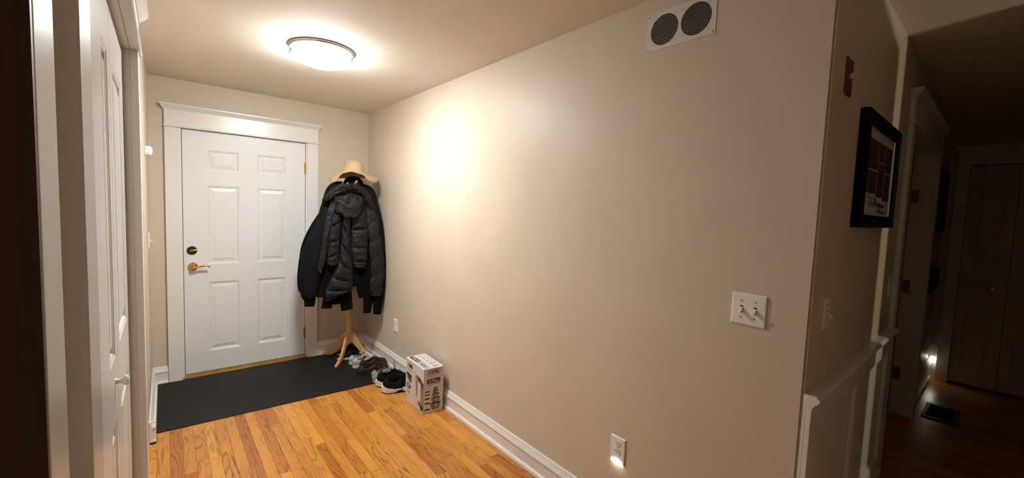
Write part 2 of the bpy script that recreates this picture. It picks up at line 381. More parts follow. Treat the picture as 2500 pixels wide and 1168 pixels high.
# closet doors (two leaves in view)
cl = sempty('door_2', 'white panelled folding closet doors in the left wall', (-1.743, -2.64, 0))
def leaf(name, y0, y1, pr, knob=None):
    e = bpy.data.objects.new(name, None); COL.objects.link(e); e.parent = cl; e.location = (0, y0+2.64, 0); e.empty_display_size = .05
    rects = [(pr[0]-y0, pr[1]-y0, .16, .875), (pr[0]-y0, pr[1]-y0, 1.055, 1.905)]
    panel_leaf('slab', e, CLOSETM, y1-y0, .012, 2.048, .032, rects, lambda u, n, z: (n, u, z), 1, inset=.05 if pr[1]-pr[0] > .2 else .04)
    if knob:
        k = MB().lathe([(0, 0), (.009, 0), (.0075, .003), (.006, .009), (.009, .015), (.0145, .020), (.0155, .024), (.0125, .028), (.005, .0305), (0, .0305)], n=24, axis='x').build('knob', PLASTIC, e, smooth=True)
        k.location = (0, knob[0]-y0, knob[1])
leaf('door_leaf', -2.637, -2.142, (-2.555, -2.225))
leaf('door_leaf', -3.137, -2.643, (-2.845, -2.705), (-2.725, .985))
leaf('door_leaf', -3.54, -3.143, (-3.46, -3.22))

# folding doors at the hall end
fe = sempty('door_3', 'dark narrow folding doors at the far end of the hall', (XF+.012, -4.34, 0))
FD = mat('hall_door_paint', (.62, .55, .46), .4)
for (a, b_) in ((-4.333, -4.031), (-4.64, -4.337)):
    e = bpy.data.objects.new('door_leaf', None); COL.objects.link(e); e.parent = fe; e.location = (0, a+4.34, 0); e.empty_display_size = .05
    wd = b_-a
    panel_leaf('slab', e, FD, wd, .02, 2.088, .03, [(.06, wd-.06, .18, .80), (.06, wd-.06, .98, 1.94)], lambda u, n, z: (-n, u, z), 1)
    if a > -4.5:
        k = MB().lathe([(0, 0), (.03, 0), (.026, -.006), (.009, -.010), (.009, -.030), (.020, -.036), (.026, -.046), (.022, -.056), (0, -.060)], n=24, axis='x').build('knob', NICKEL, e, smooth=True)
        k.location = (0, .09, .954)
        for z in (1.85, 1.1, .35): MB().lathe([(0, -.045), (.006, -.045), (.006, .045), (0, .045)], (-.004, wd+.001, z), 10).build('hinge', BRASSD, e, smooth=True)

# hall wainscot
WS = sempty('trim_6', 'white wainscot with chair rail on the hall wall')
x0, x1, D = 0.001, 1.455, .025
B('baseboard', TRIM, (x0, x1, YC-.034, YC-.0005, 0, .135), WS, bevel=.004)
B('wainscot_backing', TRIM, (x0, x1, YC-.009, YC-.0005, .135, .8925), WS)
for (a, b_) in ((x0, .10), (.66, .76), (1.36, x1)): B('stile', TRIM, (a, b_, YC-D, YC-.0091, .1351, .8925), WS, bevel=.002)
for (a, b_) in ((.1001, .6599), (.7601, 1.3599)):
    B('rail', TRIM, (a, b_, YC-D, YC-.0091, .82, .8925), WS, bevel=.002); B('rail', TRIM, (a, b_, YC-D, YC-.0091, .1351, .22), WS, bevel=.002)
    mb = MB()
    for (ua, ub, va, vb) in ((a, b_, .22, .235), (a, b_, .805, .82), (a, a+.015, .235, .805), (b_-.015, b_, .235, .805)): mb.box(ua, ub, YC-.018, YC-.0091, va, vb)
    mb.build('panel_moulding', TRIM, WS, bevel=.003)
def rail(nm, xa, xb, y, par):
    prof = [(0, .937), (.034, .937), (.042, .932), (.046, .926), (.045, .921), (.040, .918), (.040, .914), (.036, .910), (.032, .910), (.032, .904), (.027, .901), (.026, .893), (0, .893)]
    return MB().prism([(xa, y-d, z) for d, z in prof], (0, 0, 0), (xb-xa, 0, 0)).build(nm, TRIM, par, smooth=True, angle=30)
rail('chair_rail', x0, x1+.05, YC, WS)
WF = sempty('trim_7', 'chair rail and tall baseboard on the far hall wall')
rail('chair_rail', 2.93, XF-.002, -3.885, WF)
mb = MB(); bb(mb, (2.95, -3.885), (XF-.001, -3.885), (0, -1), [(d*1.2, z*1.5) for d, z in BP]); mb.build('baseboard', TRIM, WF, smooth=True, angle=25)

# ================================================================== THINGS
# ---------------------------------------------------------------- ceiling lamp
LX, LY = -.876, -1.545
lamp = thing('ceiling_lamp', 'round flush ceiling lamp with glowing glass bowl and nickel rings', 'lamp', (LX, LY, H))
MB().lathe([(0, 0), (.184, 0), (.187, -.004), (.187, -.012), (.183, -.017), (.172, -.020), (.160, -.020), (.150, -.012), (0, -.012)], n=72).build('pan', NICKEL, lamp, smooth=True, angle=50)
GL = bpy.data.materials.new('lit_frosted_glass'); GL.use_nodes = True
g = GL.node_tree.nodes['Principled BSDF']; g.inputs['Base Color'].default_value = (.9, .9, .88, 1); g.inputs['Roughness'].default_value = .3
g.inputs['Emission Color'].default_value = (.97, 1, .99, 1)
_ge = _n(GL.node_tree, 'ShaderNodeNewGeometry'); _sx = _n(GL.node_tree, 'ShaderNodeSeparateXYZ'); _mr = _n(GL.node_tree, 'ShaderNodeMapRange')
GL.node_tree.links.new(_ge.outputs['Normal'], _sx.inputs[0]); GL.node_tree.links.new(_sx.outputs['Z'], _mr.inputs[0])
_mr.inputs[1].default_value = 0.1; _mr.inputs[2].default_value = -1; _mr.inputs[3].default_value = LAMP_STRENGTH*.24; _mr.inputs[4].default_value = LAMP_STRENGTH*1.30   # brightest below the lamp board
GL.node_tree.links.new(_mr.outputs[0], g.inputs['Emission Strength'])
MB().lathe([(.156, -.019), (.166, -.026), (.168, -.040), (.164, -.052), (.152, -.066), (.132, -.079), (.104, -.090), (.07, -.098), (.035, -.102), (.0, -.103)], n=64, cap=False).build('glass_bowl', GL, lamp, smooth=True, angle=80)
for a0 in (-.26, 2.88, 1.31):       # short ring pieces held by the clips
    MB().tube([(.172*math.cos(a0+.05*k), .172*math.sin(a0+.05*k), -.046) for k in range(-8, 9)], [.001]+[.0042]*15+[.001], 8, flat=.9).build('ring_segment', NICKEL, lamp, smooth=True)
for a in (-.26, 2.88, 1.31):
    pts = [(.183, 0, -.012), (.180, 0, -.024), (.176, 0, -.036), (.1765, 0, -.048), (.172, 0, -.060), (.164, 0, -.067)]
    pts = [rotz(p, a) for p in pts]
    MB().tube(pts, [.004, .004, .006, .008, .006, .002], 10, flat=.45, flatdir=(math.cos(a), math.sin(a), 0)).build('clip', NICKEL, lamp, smooth=True)

# ---------------------------------------------------------------- floor mat
t = MB()
p = [(-1.691, -.032), (-.10, -.032), (-.10, -.978), (-1.691, -.928)]
t.prism([(a, b_, .0005) for a, b_ in p], (0, 0, 0), (0, 0, .006))
mt = t.build('floor_mat', RUBBER, bevel=.002); tag(mt, 'large black rubber floor mat in front of the entry door', 'mat')

# ---------------------------------------------------------------- plates: switches and outlets
def plate(root, w_, h_, xf, M, gangs=1):
    loops = []
    for k, n in ((0, 0), (0, .003), (.003, .006), (.006, .0065)):
        loops.append([xf(-w_/2+k, n, -h_/2+k), xf(w_/2-k, n, -h_/2+k), xf(w_/2-k, n, h_/2-k), xf(-w_/2+k, n, h_/2-k)])
    return MB().grid(loops, True, True).build('plate', M, root)
def toggle_switch(name, label, org, udir, nd, M=PLASTIC, gangs=1, upw=True, w_=None, h_=.116, group=None, tilt=-1):
    root = thing(name, label, 'light switch', org, group)
    def xf(u, n, z): return (udir[0]*u+nd[0]*n, udir[1]*u+nd[1]*n, z)
    plate(root, w_ or (.072 if gangs == 1 else .117), h_, xf, M)
    for g_ in range(gangs):
        c = 0 if gangs == 1 else (-.0232 if g_ == 0 else .0232)
        s = MB(); b = [xf(c-.0055, .0067, -.0125), xf(c+.0055, .0067, -.0125), xf(c+.0055, .0067, .0125), xf(c-.0055, .0067, .0125)]
        s.add(b+[tuple(Vector(q)-Vector(xf(0, .004, 0))) for q in b], [(0, 1, 2, 3), (0, 1, 5, 4), (1, 2, 6, 5), (2, 3, 7, 6), (3, 0, 4, 7)]); s.build('toggle_slot', DARK, root)
        tb = MB(); rw = []
        for n, zc, hw, hh in ((.004, 0, .0048, .0095), (.010, .002*tilt, .0045, .007), (.020, .010*tilt, .0042, .005), (.0245, .0135*tilt, .003, .0035)):
            rw.append([xf(c-hw, n, zc-hh), xf(c+hw, n, zc-hh), xf(c+hw, n, zc+hh), xf(c-hw, n, zc+hh)])
        tb.grid(rw, True, True).build('toggle', PLASTIC, root, bevel=.0008)
        for z in (-.030, .030):
            sc = MB().tube([xf(c, .0055, z), xf(c, .0075, z)], .0032, 10).build('screw', mat_screw, root)
    return root
mat_screw = mat('painted_screw', (.22, .19, .17), .5)
toggle_switch('light_switch', 'white double toggle switch on the long right wall', (-.0003, -3.727, 1.184), (0, -1), (-1, 0), gangs=2)
toggle_switch('light_switch', 'white single toggle switch on the hall wall below the red plate', (.165, YC-.0003, 1.190), (1, 0), (0, -1))
toggle_switch('light_switch', 'white toggle switch edge-on beside the hall door casing', (1.385, YC-.0003, 1.180), (1, 0), (0, -1))
toggle_switch('light_switch', 'white toggle switch edge-on on the left wall near the entry door', (XL+.0003, -.36, 1.20), (0, 1), (1, 0))
RED = mat('red_plate', (.20, .012, .010), .4)
toggle_switch('emergency_switch', 'red emergency switch plate high on the hall wall', (.18, YC-.0003, 2.012), (1, 0), (0, -1), M=RED, w_=.076, h_=.122, tilt=1)
LED = bpy.data.materials.new('lit_led'); LED.use_nodes = True
g = LED.node_tree.nodes['Principled BSDF']; g.inputs['Base Color'].default_value = (1, 1, 1, 1); g.inputs['Emission Color'].default_value = (1, .93, .75, 1); g.inputs['Emission Strength'].default_value = 14
def outlet(label, org, udir, nd, w_=.080, h_=.128, led=True, zoff=.013, strength=None):
    root = thing('wall_outlet', label, 'outlet', org)
    def xf(u, n, z): return (udir[0]*u+nd[0]*n, udir[1]*u+nd[1]*n, z)
    plate(root, w_, h_, xf, PLASTIC)
    for zc in (zoff+.0195, zoff-.0195):
        pts = []
        for j in range(28):
            a = 2*PI*j/28; pts.append((max(-.0145, min(.0145, .0172*math.cos(a))), .0172*math.sin(a)*.84))
        mb = MB(); rw = []
        for k, n in ((1.03, .0062), (1, .0085), (.93, .0092)): rw.append([xf(u*k, n, zc+v*k) for u, v in pts])
        f = mb.grid(rw, True, True).build('receptacle', PLASTIC, root)
        for u in (-.0064, .0064):
            a, b_ = xf(u-.0014, .0096, zc+.001), xf(u+.0014, .0088, zc+.010); MB().box(a[0], b_[0], a[1], b_[1], a[2], b_[2]).build('slot', DARK, f)
        MB().tube([xf(0, .0088, zc-.0065), xf(0, .0096, zc-.0065)], .0026, 10).build('slot', DARK, f)
    MB().tube([xf(0, .0062, zoff), xf(0, .0075, zoff)], .0028, 10).build('screw', mat_screw, root)
    if led:
        pts = [(-w_/2+.007, -h_/2+.001), (w_/2-.007, -h_/2+.001)]+[((w_/2-.007)*math.cos(PI*j/14), -h_/2+.001+.022*math.sin(PI*j/14)) for j in range(1, 14)]
        rw = [[xf(u, .0064, v) for u, v in pts], [xf(u, .0085, v+.0) for u, v in pts]]
        MB().grid(rw, True, True).build('night_light_lens', LED, root)
        l = bpy.data.lights.new('night_light_glow', 'AREA'); l.shape = 'RECTANGLE'; l.size = w_*.6; l.size_y = .006; l.energy = strength or .03; l.color = (1, .9, .7)
        lo = bpy.data.objects.new('night_light_glow', l); COL.objects.link(lo); lo.parent = root
        lo.location = xf(0, .012, -h_/2-.001); lo.rotation_euler = (0, 0, math.atan2(udir[1], udir[0]))
    return root
outlet('white outlet with glowing night light low on the long right wall', (-.0003, -3.209, .403), (0, -1), (-1, 0), led=True, strength=.012)
outlet('white outlet on the right wall above the shoes', (-.0003, -.742, .405), (0, -1), (-1, 0), w_=.076, h_=.118, led=False, zoff=0)
outlet('bright night light outlet at the dark end of the hall', (XF-.0003, -3.9225, .275), (0, -1), (-1, 0), w_=.066, h_=.14, strength=.07)

# ---------------------------------------------------------------- round-faced wall sensor
sn = thing('wall_sensor', 'small white domed sensor sticking out of the left wall', 'sensor', (XL, -.62, 1.812))
B('base', PLASTIC, (0, .010, -.022, .022, -.029, .029), sn, bevel=.002)
rw = []
for n, k in ((.010, 1), (.018, 1.04), (.026, .98), (.032, .82), (.036, .5), (.0375, .12)):
    rw.append([(n, .024*k*math.cos(2*PI*j/28), .032*k*math.sin(2*PI*j/28)) for j in range(28)])
MB().grid(rw, True, True).build('dome', PLASTIC, sn, smooth=True, angle=60)

# ---------------------------------------------------------------- double fan vent
VT = thing('fan_vent', 'pale metal plate with two round honeycomb fan grilles high on the right wall', 'vent', (0, -3.384, 2.296))
VM = mat('powder_coated_plate', (.66, .62, .58), .45, bump=.05, bscale=500)
HM = mat('honeycomb_metal', (.16, .14, .14), .5, .4)
W2, H2, RR = .149, .0785, .0625
cs = (-.0685, .0685)
mb = MB()
N = 64
for c, ua, ub in ((cs[0], -W2, 0), (cs[1], 0, W2)):      # plate with two round holes: each half is a ring between hole and rectangle
    inn, out = [], []
    angs = sorted([2*PI*j/N for j in range(N)]+[math.atan2(sv*H2, uu-c) % (2*PI) for uu in (ua, ub) for sv in (-1, 1)])
    for a in angs:
        cu, sv = math.cos(a), math.sin(a)
        inn.append((c+RR*cu, RR*sv))
        tt = min(((ub-c)/cu if cu > 1e-6 else (ua-c)/cu if cu < -1e-6 else 9), (H2/abs(sv) if abs(sv) > 1e-6 else 9))
        out.append((c+tt*cu, tt*sv))
    rw = [[(-.0005, -u, v) for u, v in out], [(-.0025, -u, v) for u, v in out], [(-.0025, -u, v) for u, v in inn], [(-.0005, -u, v) for u, v in inn]]
    mb.grid(rw, True)
mb.build('face_plate', VM, VT)
B('plate_back', VM, (-.0006, -.0001, -W2, W2, -H2, H2), VT)
for c in cs:
    MB().lathe([(0, -.0008), (RR+.001, -.0008), (RR+.001, -.0012), (0, -.0012)], (0, -c, 0), 48, 'x').build('fan_well', mat('fan_well_black', (.006, .004, .003), .8), VT)
    mb = MB(); s = .0101; R1, R0 = s/math.sqrt(3)*1.0, s/math.sqrt(3)*.74
    for i in range(-9, 10):
        for k in range(-9, 10):
            u, v = s*(i+.5*(k % 2)), s*.866*k
            if math.hypot(u, v) > RR-.001: continue
            q = lambda r, j, n: (n, -(c+u+r*math.cos(PI/6+j*PI/3)), v+r*math.sin(PI/6+j*PI/3))
            mb.grid([[q(R1, j, -.0016) for j in range(6)], [q(R0, j, -.0016) for j in range(6)], [q(R0, j, -.0012) for j in range(6)]], True)
    mb.build('honeycomb_grille', HM, VT)
for u, v, r in [(-W2+.008, H2-.010, .0032), (-W2+.008, -H2+.010, .0032), (W2-.008, -H2+.010, .0032), (W2-.008, H2-.010, .0032)]+[(c+sx*.051, sz*.052, .0019) for c in cs for sx in (-1, 1) for sz in (-1, 1)]:
    MB().lathe([(0, -.0024), (r, -.0024), (r*.8, -.0036), (0, -.0036)], (0, -u, v), 12, 'x').build('screw', mat_screw, VT)

# ---------------------------------------------------------------- hall picture
PX0, PX1, PZ0, PZ1 = .400, 1.100, 1.497, 1.950
pic = thing('framed_picture', 'black framed photo collage on white mat hanging in the hall', 'picture', ((PX0+PX1)/2, YC, PZ0))
BLK = mat('black_frame', (.003, .003, .005), .5, spec=.15)
PAPER = mat('white_mat_board', (.72, .66, .60), .25, spec=.6)
hw, hh, fb = (PX1-PX0)/2, PZ1-PZ0, .05
for (a, b_, c, d) in ((-hw, -hw+fb, 0, hh), (hw-fb, hw, 0, hh), (-hw+fb, hw-fb, 0, fb), (-hw+fb, hw-fb, hh-fb, hh)):
    B('frame_bar', BLK, (a, b_, -.030, -.001, c, d), pic, bevel=.0015)
B('mat_board', PAPER, (-hw+fb, hw-fb, -.016, -.010, fb, hh-fb), pic)
mw, mh = 2*(hw-fb), hh-2*fb
random.seed(3)
for (a, b_, c, d) in ((.09, .42, .12, .46), (.09, .42, .475, .74), (.435, .66, .12, .34), (.435, .66, .355, .77), (.675, .90, .12, .44), (.675, .90, .455, .80)):
    col = random.choice([(.05, .025, .015), (.035, .02, .016), (.06, .03, .018)])
    B('collage_photo', mat('dark_photo_print', [c*1.3 for c in col], .3, var=.95, vscale=11, stretch=(2.5, 1, .7)), (-hw+fb+a*mw, -hw+fb+b_*mw, -.0166, -.0161, fb+(1-d)*mh, fb+(1-c)*mh), pic)
def stroke(name, pts, r, parent, M, n=60):
    return MB().tube(spline(pts, n), r, 6).build(name, M, parent, smooth=True)
def mp(u, v): return (-hw+fb+u*mw, -.0168, fb+(1-v)*mh)
for s in ([(.12, .80), (.20, .785), (.34, .80), (.46, .79)], [(.27, .79), (.25, .85), (.26, .90)], [(.31, .87), (.36, .85), (.34, .83), (.31, .86), (.35, .89), (.40, .85)],
          [(.40, .85), (.44, .79), (.42, .80), (.42, .90)], [(.47, .80), (.46, .90)], [(.50, .84), (.51, .88), (.55, .84), (.55, .92), (.50, .95)], [(.58, .89), (.58, .84), (.63, .88), (.66, .84), (.67, .89)], [(.70, .85), (.69, .89), (.73, .86), (.74, .89), (.80, .83), (.84, .84)],
          [(.58, .97), (.60, .92), (.64, .91), (.62, .94), (.66, .97)], [(.68, .94), (.70, .96), (.72, .93), (.75, .96), (.80, .94)]):
    stroke('script_lettering', [mp(*q) for q in s], .0012, pic, BLK, 24)
# far hall pictures
NAVY = mat('dark_navy', (.006, .007, .012), .5)
for nm, lab, (a, b_, c, d) in (('framed_picture', 'dark unlit picture on the far hall wall beyond the opening', (3.15, 4.1, 1.46, 2.02)), ('framed_picture', 'small black picture low over the far chair rail', (3.4, 4.1, .945, 1.12))):
    t = thing(nm, lab, 'picture', ((a+b_)/2, -3.885, c))
    w_ = (b_-a)/2; h_ = d-c
    for q in ((-w_, -w_+.03, 0, h_), (w_-.03, w_, 0, h_), (-w_+.03, w_-.03, 0, .03), (-w_+.03, w_-.03, h_-.03, h_)): B('frame_bar', BLK, (q[0], q[1], -.022, -.001, q[2], q[3]), t, bevel=.002)
    B('print', NAVY, (-w_+.03, w_-.03, -.012, -.002, .03, h_-.03), t)

# ---------------------------------------------------------------- floor register
fr_ = thing('floor_register', 'dark metal floor register in the hall floor', 'floor vent', (3.18, -4.067, 0))
RG = mat('dark_bronze', (.014, .013, .013), .5, .3)
for q in ((-.20, .20, -.10, -.075), (-.20, .20, .075, .10), (-.20, -.165, -.075, .075), (.165, .20, -.075, .075)): B('register_frame', RG, (q[0], q[1], q[2], q[3], .0002, .006), fr_, bevel=.001)
for i in range(16):
    x = -.160+i*.0213
    MB().prism([(x-.003, -.075, .0008), (x+.006, -.075, .0045), (x+.0075, -.075, .0045), (x-.0015, -.075, .0008)], (0, 0, 0), (0, .15, 0)).build('slat', RG, fr_)

# ---------------------------------------------------------------- coat stand
SX, SY = -.262, -.245
cs_ = thing('coat_stand', 'wooden coat stand with curved feet in the corner', 'coat stand', (SX, SY, 0))
PINE2 = PINE
mb = MB(); mb.lathe([(0, .145), (.020, .145), (.026, .155), (.031, .19), (.031, .235), (.028, .27), (.030, .31), (.031, .36), (.030, .42), (.027, .50), (.025, .70), (.024, 1.2), (.022, 1.60), (.020, 1.66), (.026, 1.70), (.024, 1.74), (.012, 1.77), (0, 1.775)], n=28)
mb.build('post', PINE2, cs_, smooth=True, angle=60)
for a, kr in ((math.radians(128), 1), (math.radians(228), 1), (math.radians(329), .93), (math.radians(42), 1)):
    # curved flat leg as an outline extruded in thickness
    upper = spline([(.022, .262), (.050, .250), (.090, .195), (.135, .125), (.19, .065), (.235, .038), (.262, .030), (.275, .018)], 24)
    lower = spline([(.022, .165), (.050, .150), (.090, .100), (.14, .045), (.19, .013), (.235, .0085), (.262, .008), (.275, .009)], 24)
    hwid = .0125; rw = []
    for (ru, zu), (rl, zl) in zip(upper, lower):
        zm = (zu+zl)/2; ru *= kr; rl *= kr
        rw.append([rotz(q, a) for q in [(rl, -hwid*.8, zl), (rl, hwid*.8, zl), ((rl+ru)/2, hwid, zm), (ru, hwid*.75, zu), (ru, -hwid*.75, zu), ((rl+ru)/2, -hwid, zm)]])
    MB().grid(rw, True, True).build('leg', PINE2, cs_, smooth=True, angle=50)
for k, (a, z) in enumerate([(math.radians(d), zz) for d, zz in ((265, 1.655), (25, 1.655), (145, 1.655), (200, 1.40), (320, 1.40))]):
    pts = [(.015*math.cos(a), .015*math.sin(a), z), (.07*math.cos(a), .07*math.sin(a), z+.03), (.125*math.cos(a), .125*math.sin(a), z+.062)]
    if k == 0: pts = [(.015*math.cos(a), .015*math.sin(a), 1.615), (.12*math.cos(a), .12*math.sin(a), 1.655), (.225*math.cos(a), .225*math.sin(a), 1.722)]
    MB().tube(spline(pts, 10), [.009]*7+[.011, .0125, .008], 12).build('peg', PINE2, cs_, smooth=True, angle=60)

# ---------------------------------------------------------------- straw hat
HX, HY = -.268, -.345
hat = thing('straw_hat', 'wide-brimmed natural straw sun hat on top of the coat stand', 'hat', (HX, HY, 1.78))
zc = 0.02
def brimz(th):      # droop of the brim's rim around the head, th: 0=right, 90deg=back
    d = math.degrees(th) % 360
    K = [(0, .012), (40, -.005), (90, -.02), (140, -.03), (180, -.062), (203, -.074), (228, .004), (246, .022), (268, .004), (295, -.050), (318, -.060), (340, -.020), (360, .012)]
    for (a, x), (b_, y) in zip(K, K[1:]):
        if a <= d <= b_:
            f = (d-a)/(b_-a); f = f*f*(3-2*f); return x+(y-x)*f
rw = []; n = 72
prof = [(.006, .118), (.035, .1175), (.062, .112), (.078, .098), (.084, .078), (.089, .05), (.094, .025), (.100, .010), (.112, .000)]
for r, h in prof: rw.append([(r*math.cos(2*PI*j/n), r*math.sin(2*PI*j/n), h+zc) for j in range(n)])
for k in range(1, 11):
    f = k/10; r = .112+.098*f
    rw.append([(r*math.cos(2*PI*j/n), r*math.sin(2*PI*j/n), zc+(brimz(2*PI*j/n)-zc)*(f**1.6)) for j in range(n)])
ho = MB().grid(rw, True, False).add(rw[0], [tuple(range(n))]).build('crown_and_brim', STRAW, hat, smooth=True, angle=180)
md = ho.modifiers.new('thick', 'SOLIDIFY'); md.thickness = .004; md.offset = -1
MB().tube([(x, y, z) for x, y, z in rw[-1]]+[rw[-1][0]], .003, 8).build('brim_edge', mat('straw_edge', (.60, .43, .24), .6), hat, smooth=True)
# ---------------------------------------------------------------- maroon cap under the hat
MAR = mat('maroon_cotton', (.014, .003, .0045), .9, bump=.2, bscale=400, spec=.1)
cap = thing('baseball_cap', 'dark maroon cap on the coat stand under the straw hat', 'cap', (-.258, -.315, 1.672))
rw = []
for k in range(10):
    f = k/9; r = .092*math.cos(f*PI/2)**.75+.001; h = .10*math.sin(f*PI/2)
    rw.append([(r*math.cos(2*PI*j/36), r*1.1*math.sin(2*PI*j/36), h) for j in range(36)])
MB().grid(rw, True).build('crown', MAR, cap, smooth=True, angle=180)
rw = []
for k in range(6):
    f = k/5; rw.append([((.092+.065*f)*math.cos(PI*(.12+.76*j/18)), (.10+.07*f)*math.sin(PI*(.12+.76*j/18)), -.012*f*f+.003) for j in range(19)])
pk = MB().grid(rw).build('peak', MAR, cap, smooth=True, angle=180); pk.modifiers.new('thick', 'SOLIDIFY').thickness = .003
lan = thing('lanyard', 'thin grey patterned lanyard hanging on a coat stand peg', 'lanyard', at(846, 450, -.46))
o0 = at(846, 450, -.46)
MB().tube([Vector(q)-o0 for q in spline([at(835, 441, -.45), at(838, 450, -.475), at(842, 453, -.48), at(846, 449, -.475), at(849, 447, -.47), at(851, 451, -.475), at(848, 455, -.48), at(843, 454, -.478)], 50)], .0028, 6).build('cord', mat('lanyard_cord', (.30, .32, .33), .7, var=.6, vscale=90), lan, smooth=True)
MB().tube([Vector(q)-o0 for q in spline([at(836, 449, -.47), at(838, 456, -.48), at(841, 458, -.48), at(839, 452, -.478)], 24)], .0022, 6).build('cord', mat('lanyard_yellow', (.45, .36, .12), .7), lan, smooth=True)

# ---------------------------------------------------------------- garments
SOFT = mat('black_softshell', (.0055, .0055, .006), .85, bump=.15, bscale=500, var=.25, vscale=14, spec=.12)
KNIT = mat('black_knit', (.004, .0037, .0036), .95, bump=.35, bscale=700, spec=.08)
PUFF = mat('black_quilted_nylon', (.0100, .0092, .0105), .58, bump=.45, bscale=45, var=.3, vscale=9, spec=.26)
LINING = mat('black_lining', (.006, .006, .006), .75)
def cloth_tube(name, path, M, parent, flat=.75, folds=.10, nf=5, seam=None, rings=70, n=40, seed=0, cap=True, crinkle=0):
    """path: list of (x,y,z,r); limp fabric tube with lengthwise folds, or quilted when seam is given"""
    pp = spline(path, rings); rw = []; P = [Vector(q[:3]) for q in pp]
    s = 0
    for i, q in enumerate(pp):
        t = (P[min(i+1, rings-1)]-P[max(i-1, 0)]).normalized(); a = Vector((1, 0, 0)); a = (a-t*a.dot(t)).normalized(); b_ = t.cross(a)
        if i: s += (P[i]-P[i-1]).length
        row = []
        for j in range(n):
            th = 2*PI*j/n; r = q[3]
            f = folds*(math.sin(nf*th+seed+3*hnoise(s*4, seed))*.5+hnoise(math.cos(th)*2+seed, math.sin(th)*2, s*7))
            if crinkle: f += crinkle*(hnoise(math.cos(th)*2.5+seed, math.sin(th)*2.5, s*26)+.7*hnoise(math.cos(th)*6, math.sin(th)*6+seed, s*55))
            if seam:
                v = abs(math.sin(PI*(s/seam+.30*math.cos(th+.6)+.15*hnoise(math.cos(th)*1.5, seed, 2)))); f += .20*(v**.5-.75)+.07*hnoise(math.cos(th)*5, math.sin(th)*5, s*38+seed)
            row.append(P[i]+(a*math.cos(th)+b_*math.sin(th)*flat)*r*(1+f))
        rw.append(row)
    return MB().grid(rw, True, cap).build(name, M, parent, smooth=True, angle=75)
def drape(name, ringsdef, M, parent, folds=.06, nf=9, seed=0, rings=90, n=120, hem=None, cap=True):
    """ringsdef: (z, xl, xr, yf, yb); soft hanging body"""
    rr = spline(ringsdef, rings); rw = []
    for q in rr:
        z, xl, xr, yf, yb = q; cx, cy, rx, ry = (xl+xr)/2, (yf+yb)/2, (xr-xl)/2, (yb-yf)/2
        row = []
        g_ = min(1, max(.15, (ringsdef[0][0]-z)/.5))
        for j in range(n):
            th = 2*PI*j/n
            e = .8; cx_, sy_ = math.cos(th), math.sin(th)
            ux = math.copysign(abs(cx_)**e, cx_); uy = math.copysign(abs(sy_)**e, sy_)
            f = 1+folds*g_*(math.sin(nf*th+seed+2*hnoise(z*3, seed))+.9*hnoise(ux*3+seed, uy*3, z*2.2))
            dz = hem(th) if hem and q is rr[-1] else 0
            row.append((cx+rx*ux*f, cy+ry*uy*f, z+dz))
        rw.append(row)
    return MB().grid(rw, True, cap).build(name, M, parent, smooth=True, angle=80)
def A(px, py, y, r): p_ = at(px, py, y); return (p_.x, p_.y, p_.z, r)
def G(z_row, pl, pr, y, yf, yb):
    a, b_ = at(pl, z_row, y), at(pr, z_row, y); return ((a.z+b_.z)/2, a.x, b_.x, yf, yb)
# softshell jacket, at the back
sj = thing('softshell_jacket', 'plain black softshell jacket hanging at the back of the coat stand', 'jacket', (-.33, -.36, .60))
P_ = []
P_.append(drape('body', [G(459, 842, 882, -.36, -.42, -.30), G(461, 818, 897, -.36, -.43, -.27), G(466, 803, 908, -.36, -.44, -.25), G(482, 795, 915, -.36, -.46, -.235), G(520, 785, 920, -.36, -.48, -.22), G(580, 780, 921, -.36, -.49, -.21), G(640, 775, 921, -.38, -.49, -.20), G(680, 772, 918, -.40, -.49, -.20), G(705, 772, 862, -.40, -.48, -.22), G(722, 772, 845, -.40, -.47, -.24)], SOFT, None, folds=.035, nf=7, seed=1))
P_.append(cloth_tube('sleeve', [A(838, 446, -.36, .010), A(824, 452, -.37, .034), A(810, 466, -.39, .050), A(801, 505, -.42, .058), A(794, 540, -.43, .068), A(779, 580, -.44, .086), A(766, 620, -.44, .096), A(757, 660, -.44, .090), A(755, 700, -.44, .078), A(756, 722, -.44, .066), A(757, 728, -.44, .052)], SOFT, None, flat=.8, folds=.085, nf=3, seed=2, n=64))
P_.append(cloth_tube('cuff', [A(757, 726, -.44, .044), A(756.5, 732, -.44, .046), A(756, 742, -.44, .043), A(755.5, 748, -.44, .041)], KNIT, None, folds=.015, nf=26, seed=2, rings=16, n=60))
P_.append(cloth_tube('sleeve', [A(878, 452, -.36, .010), A(892, 459, -.38, .034), A(904, 472, -.40, .044), A(910, 500, -.42, .050), A(916, 540, -.44, .065), A(922, 600, -.47, .068), A(925, 660, -.48, .064), A(924, 715, -.48, .055), A(922, 742, -.48, .046)], SOFT, None, flat=.8, folds=.06, nf=3, seed=5))
P_.append(cloth_tube('cuff', [A(922, 738, -.48, .044), A(921.5, 750, -.48, .041), A(920.5, 767, -.48, .036)], KNIT, None, folds=.015, nf=26, rings=16, n=60))
kids(sj, P_)
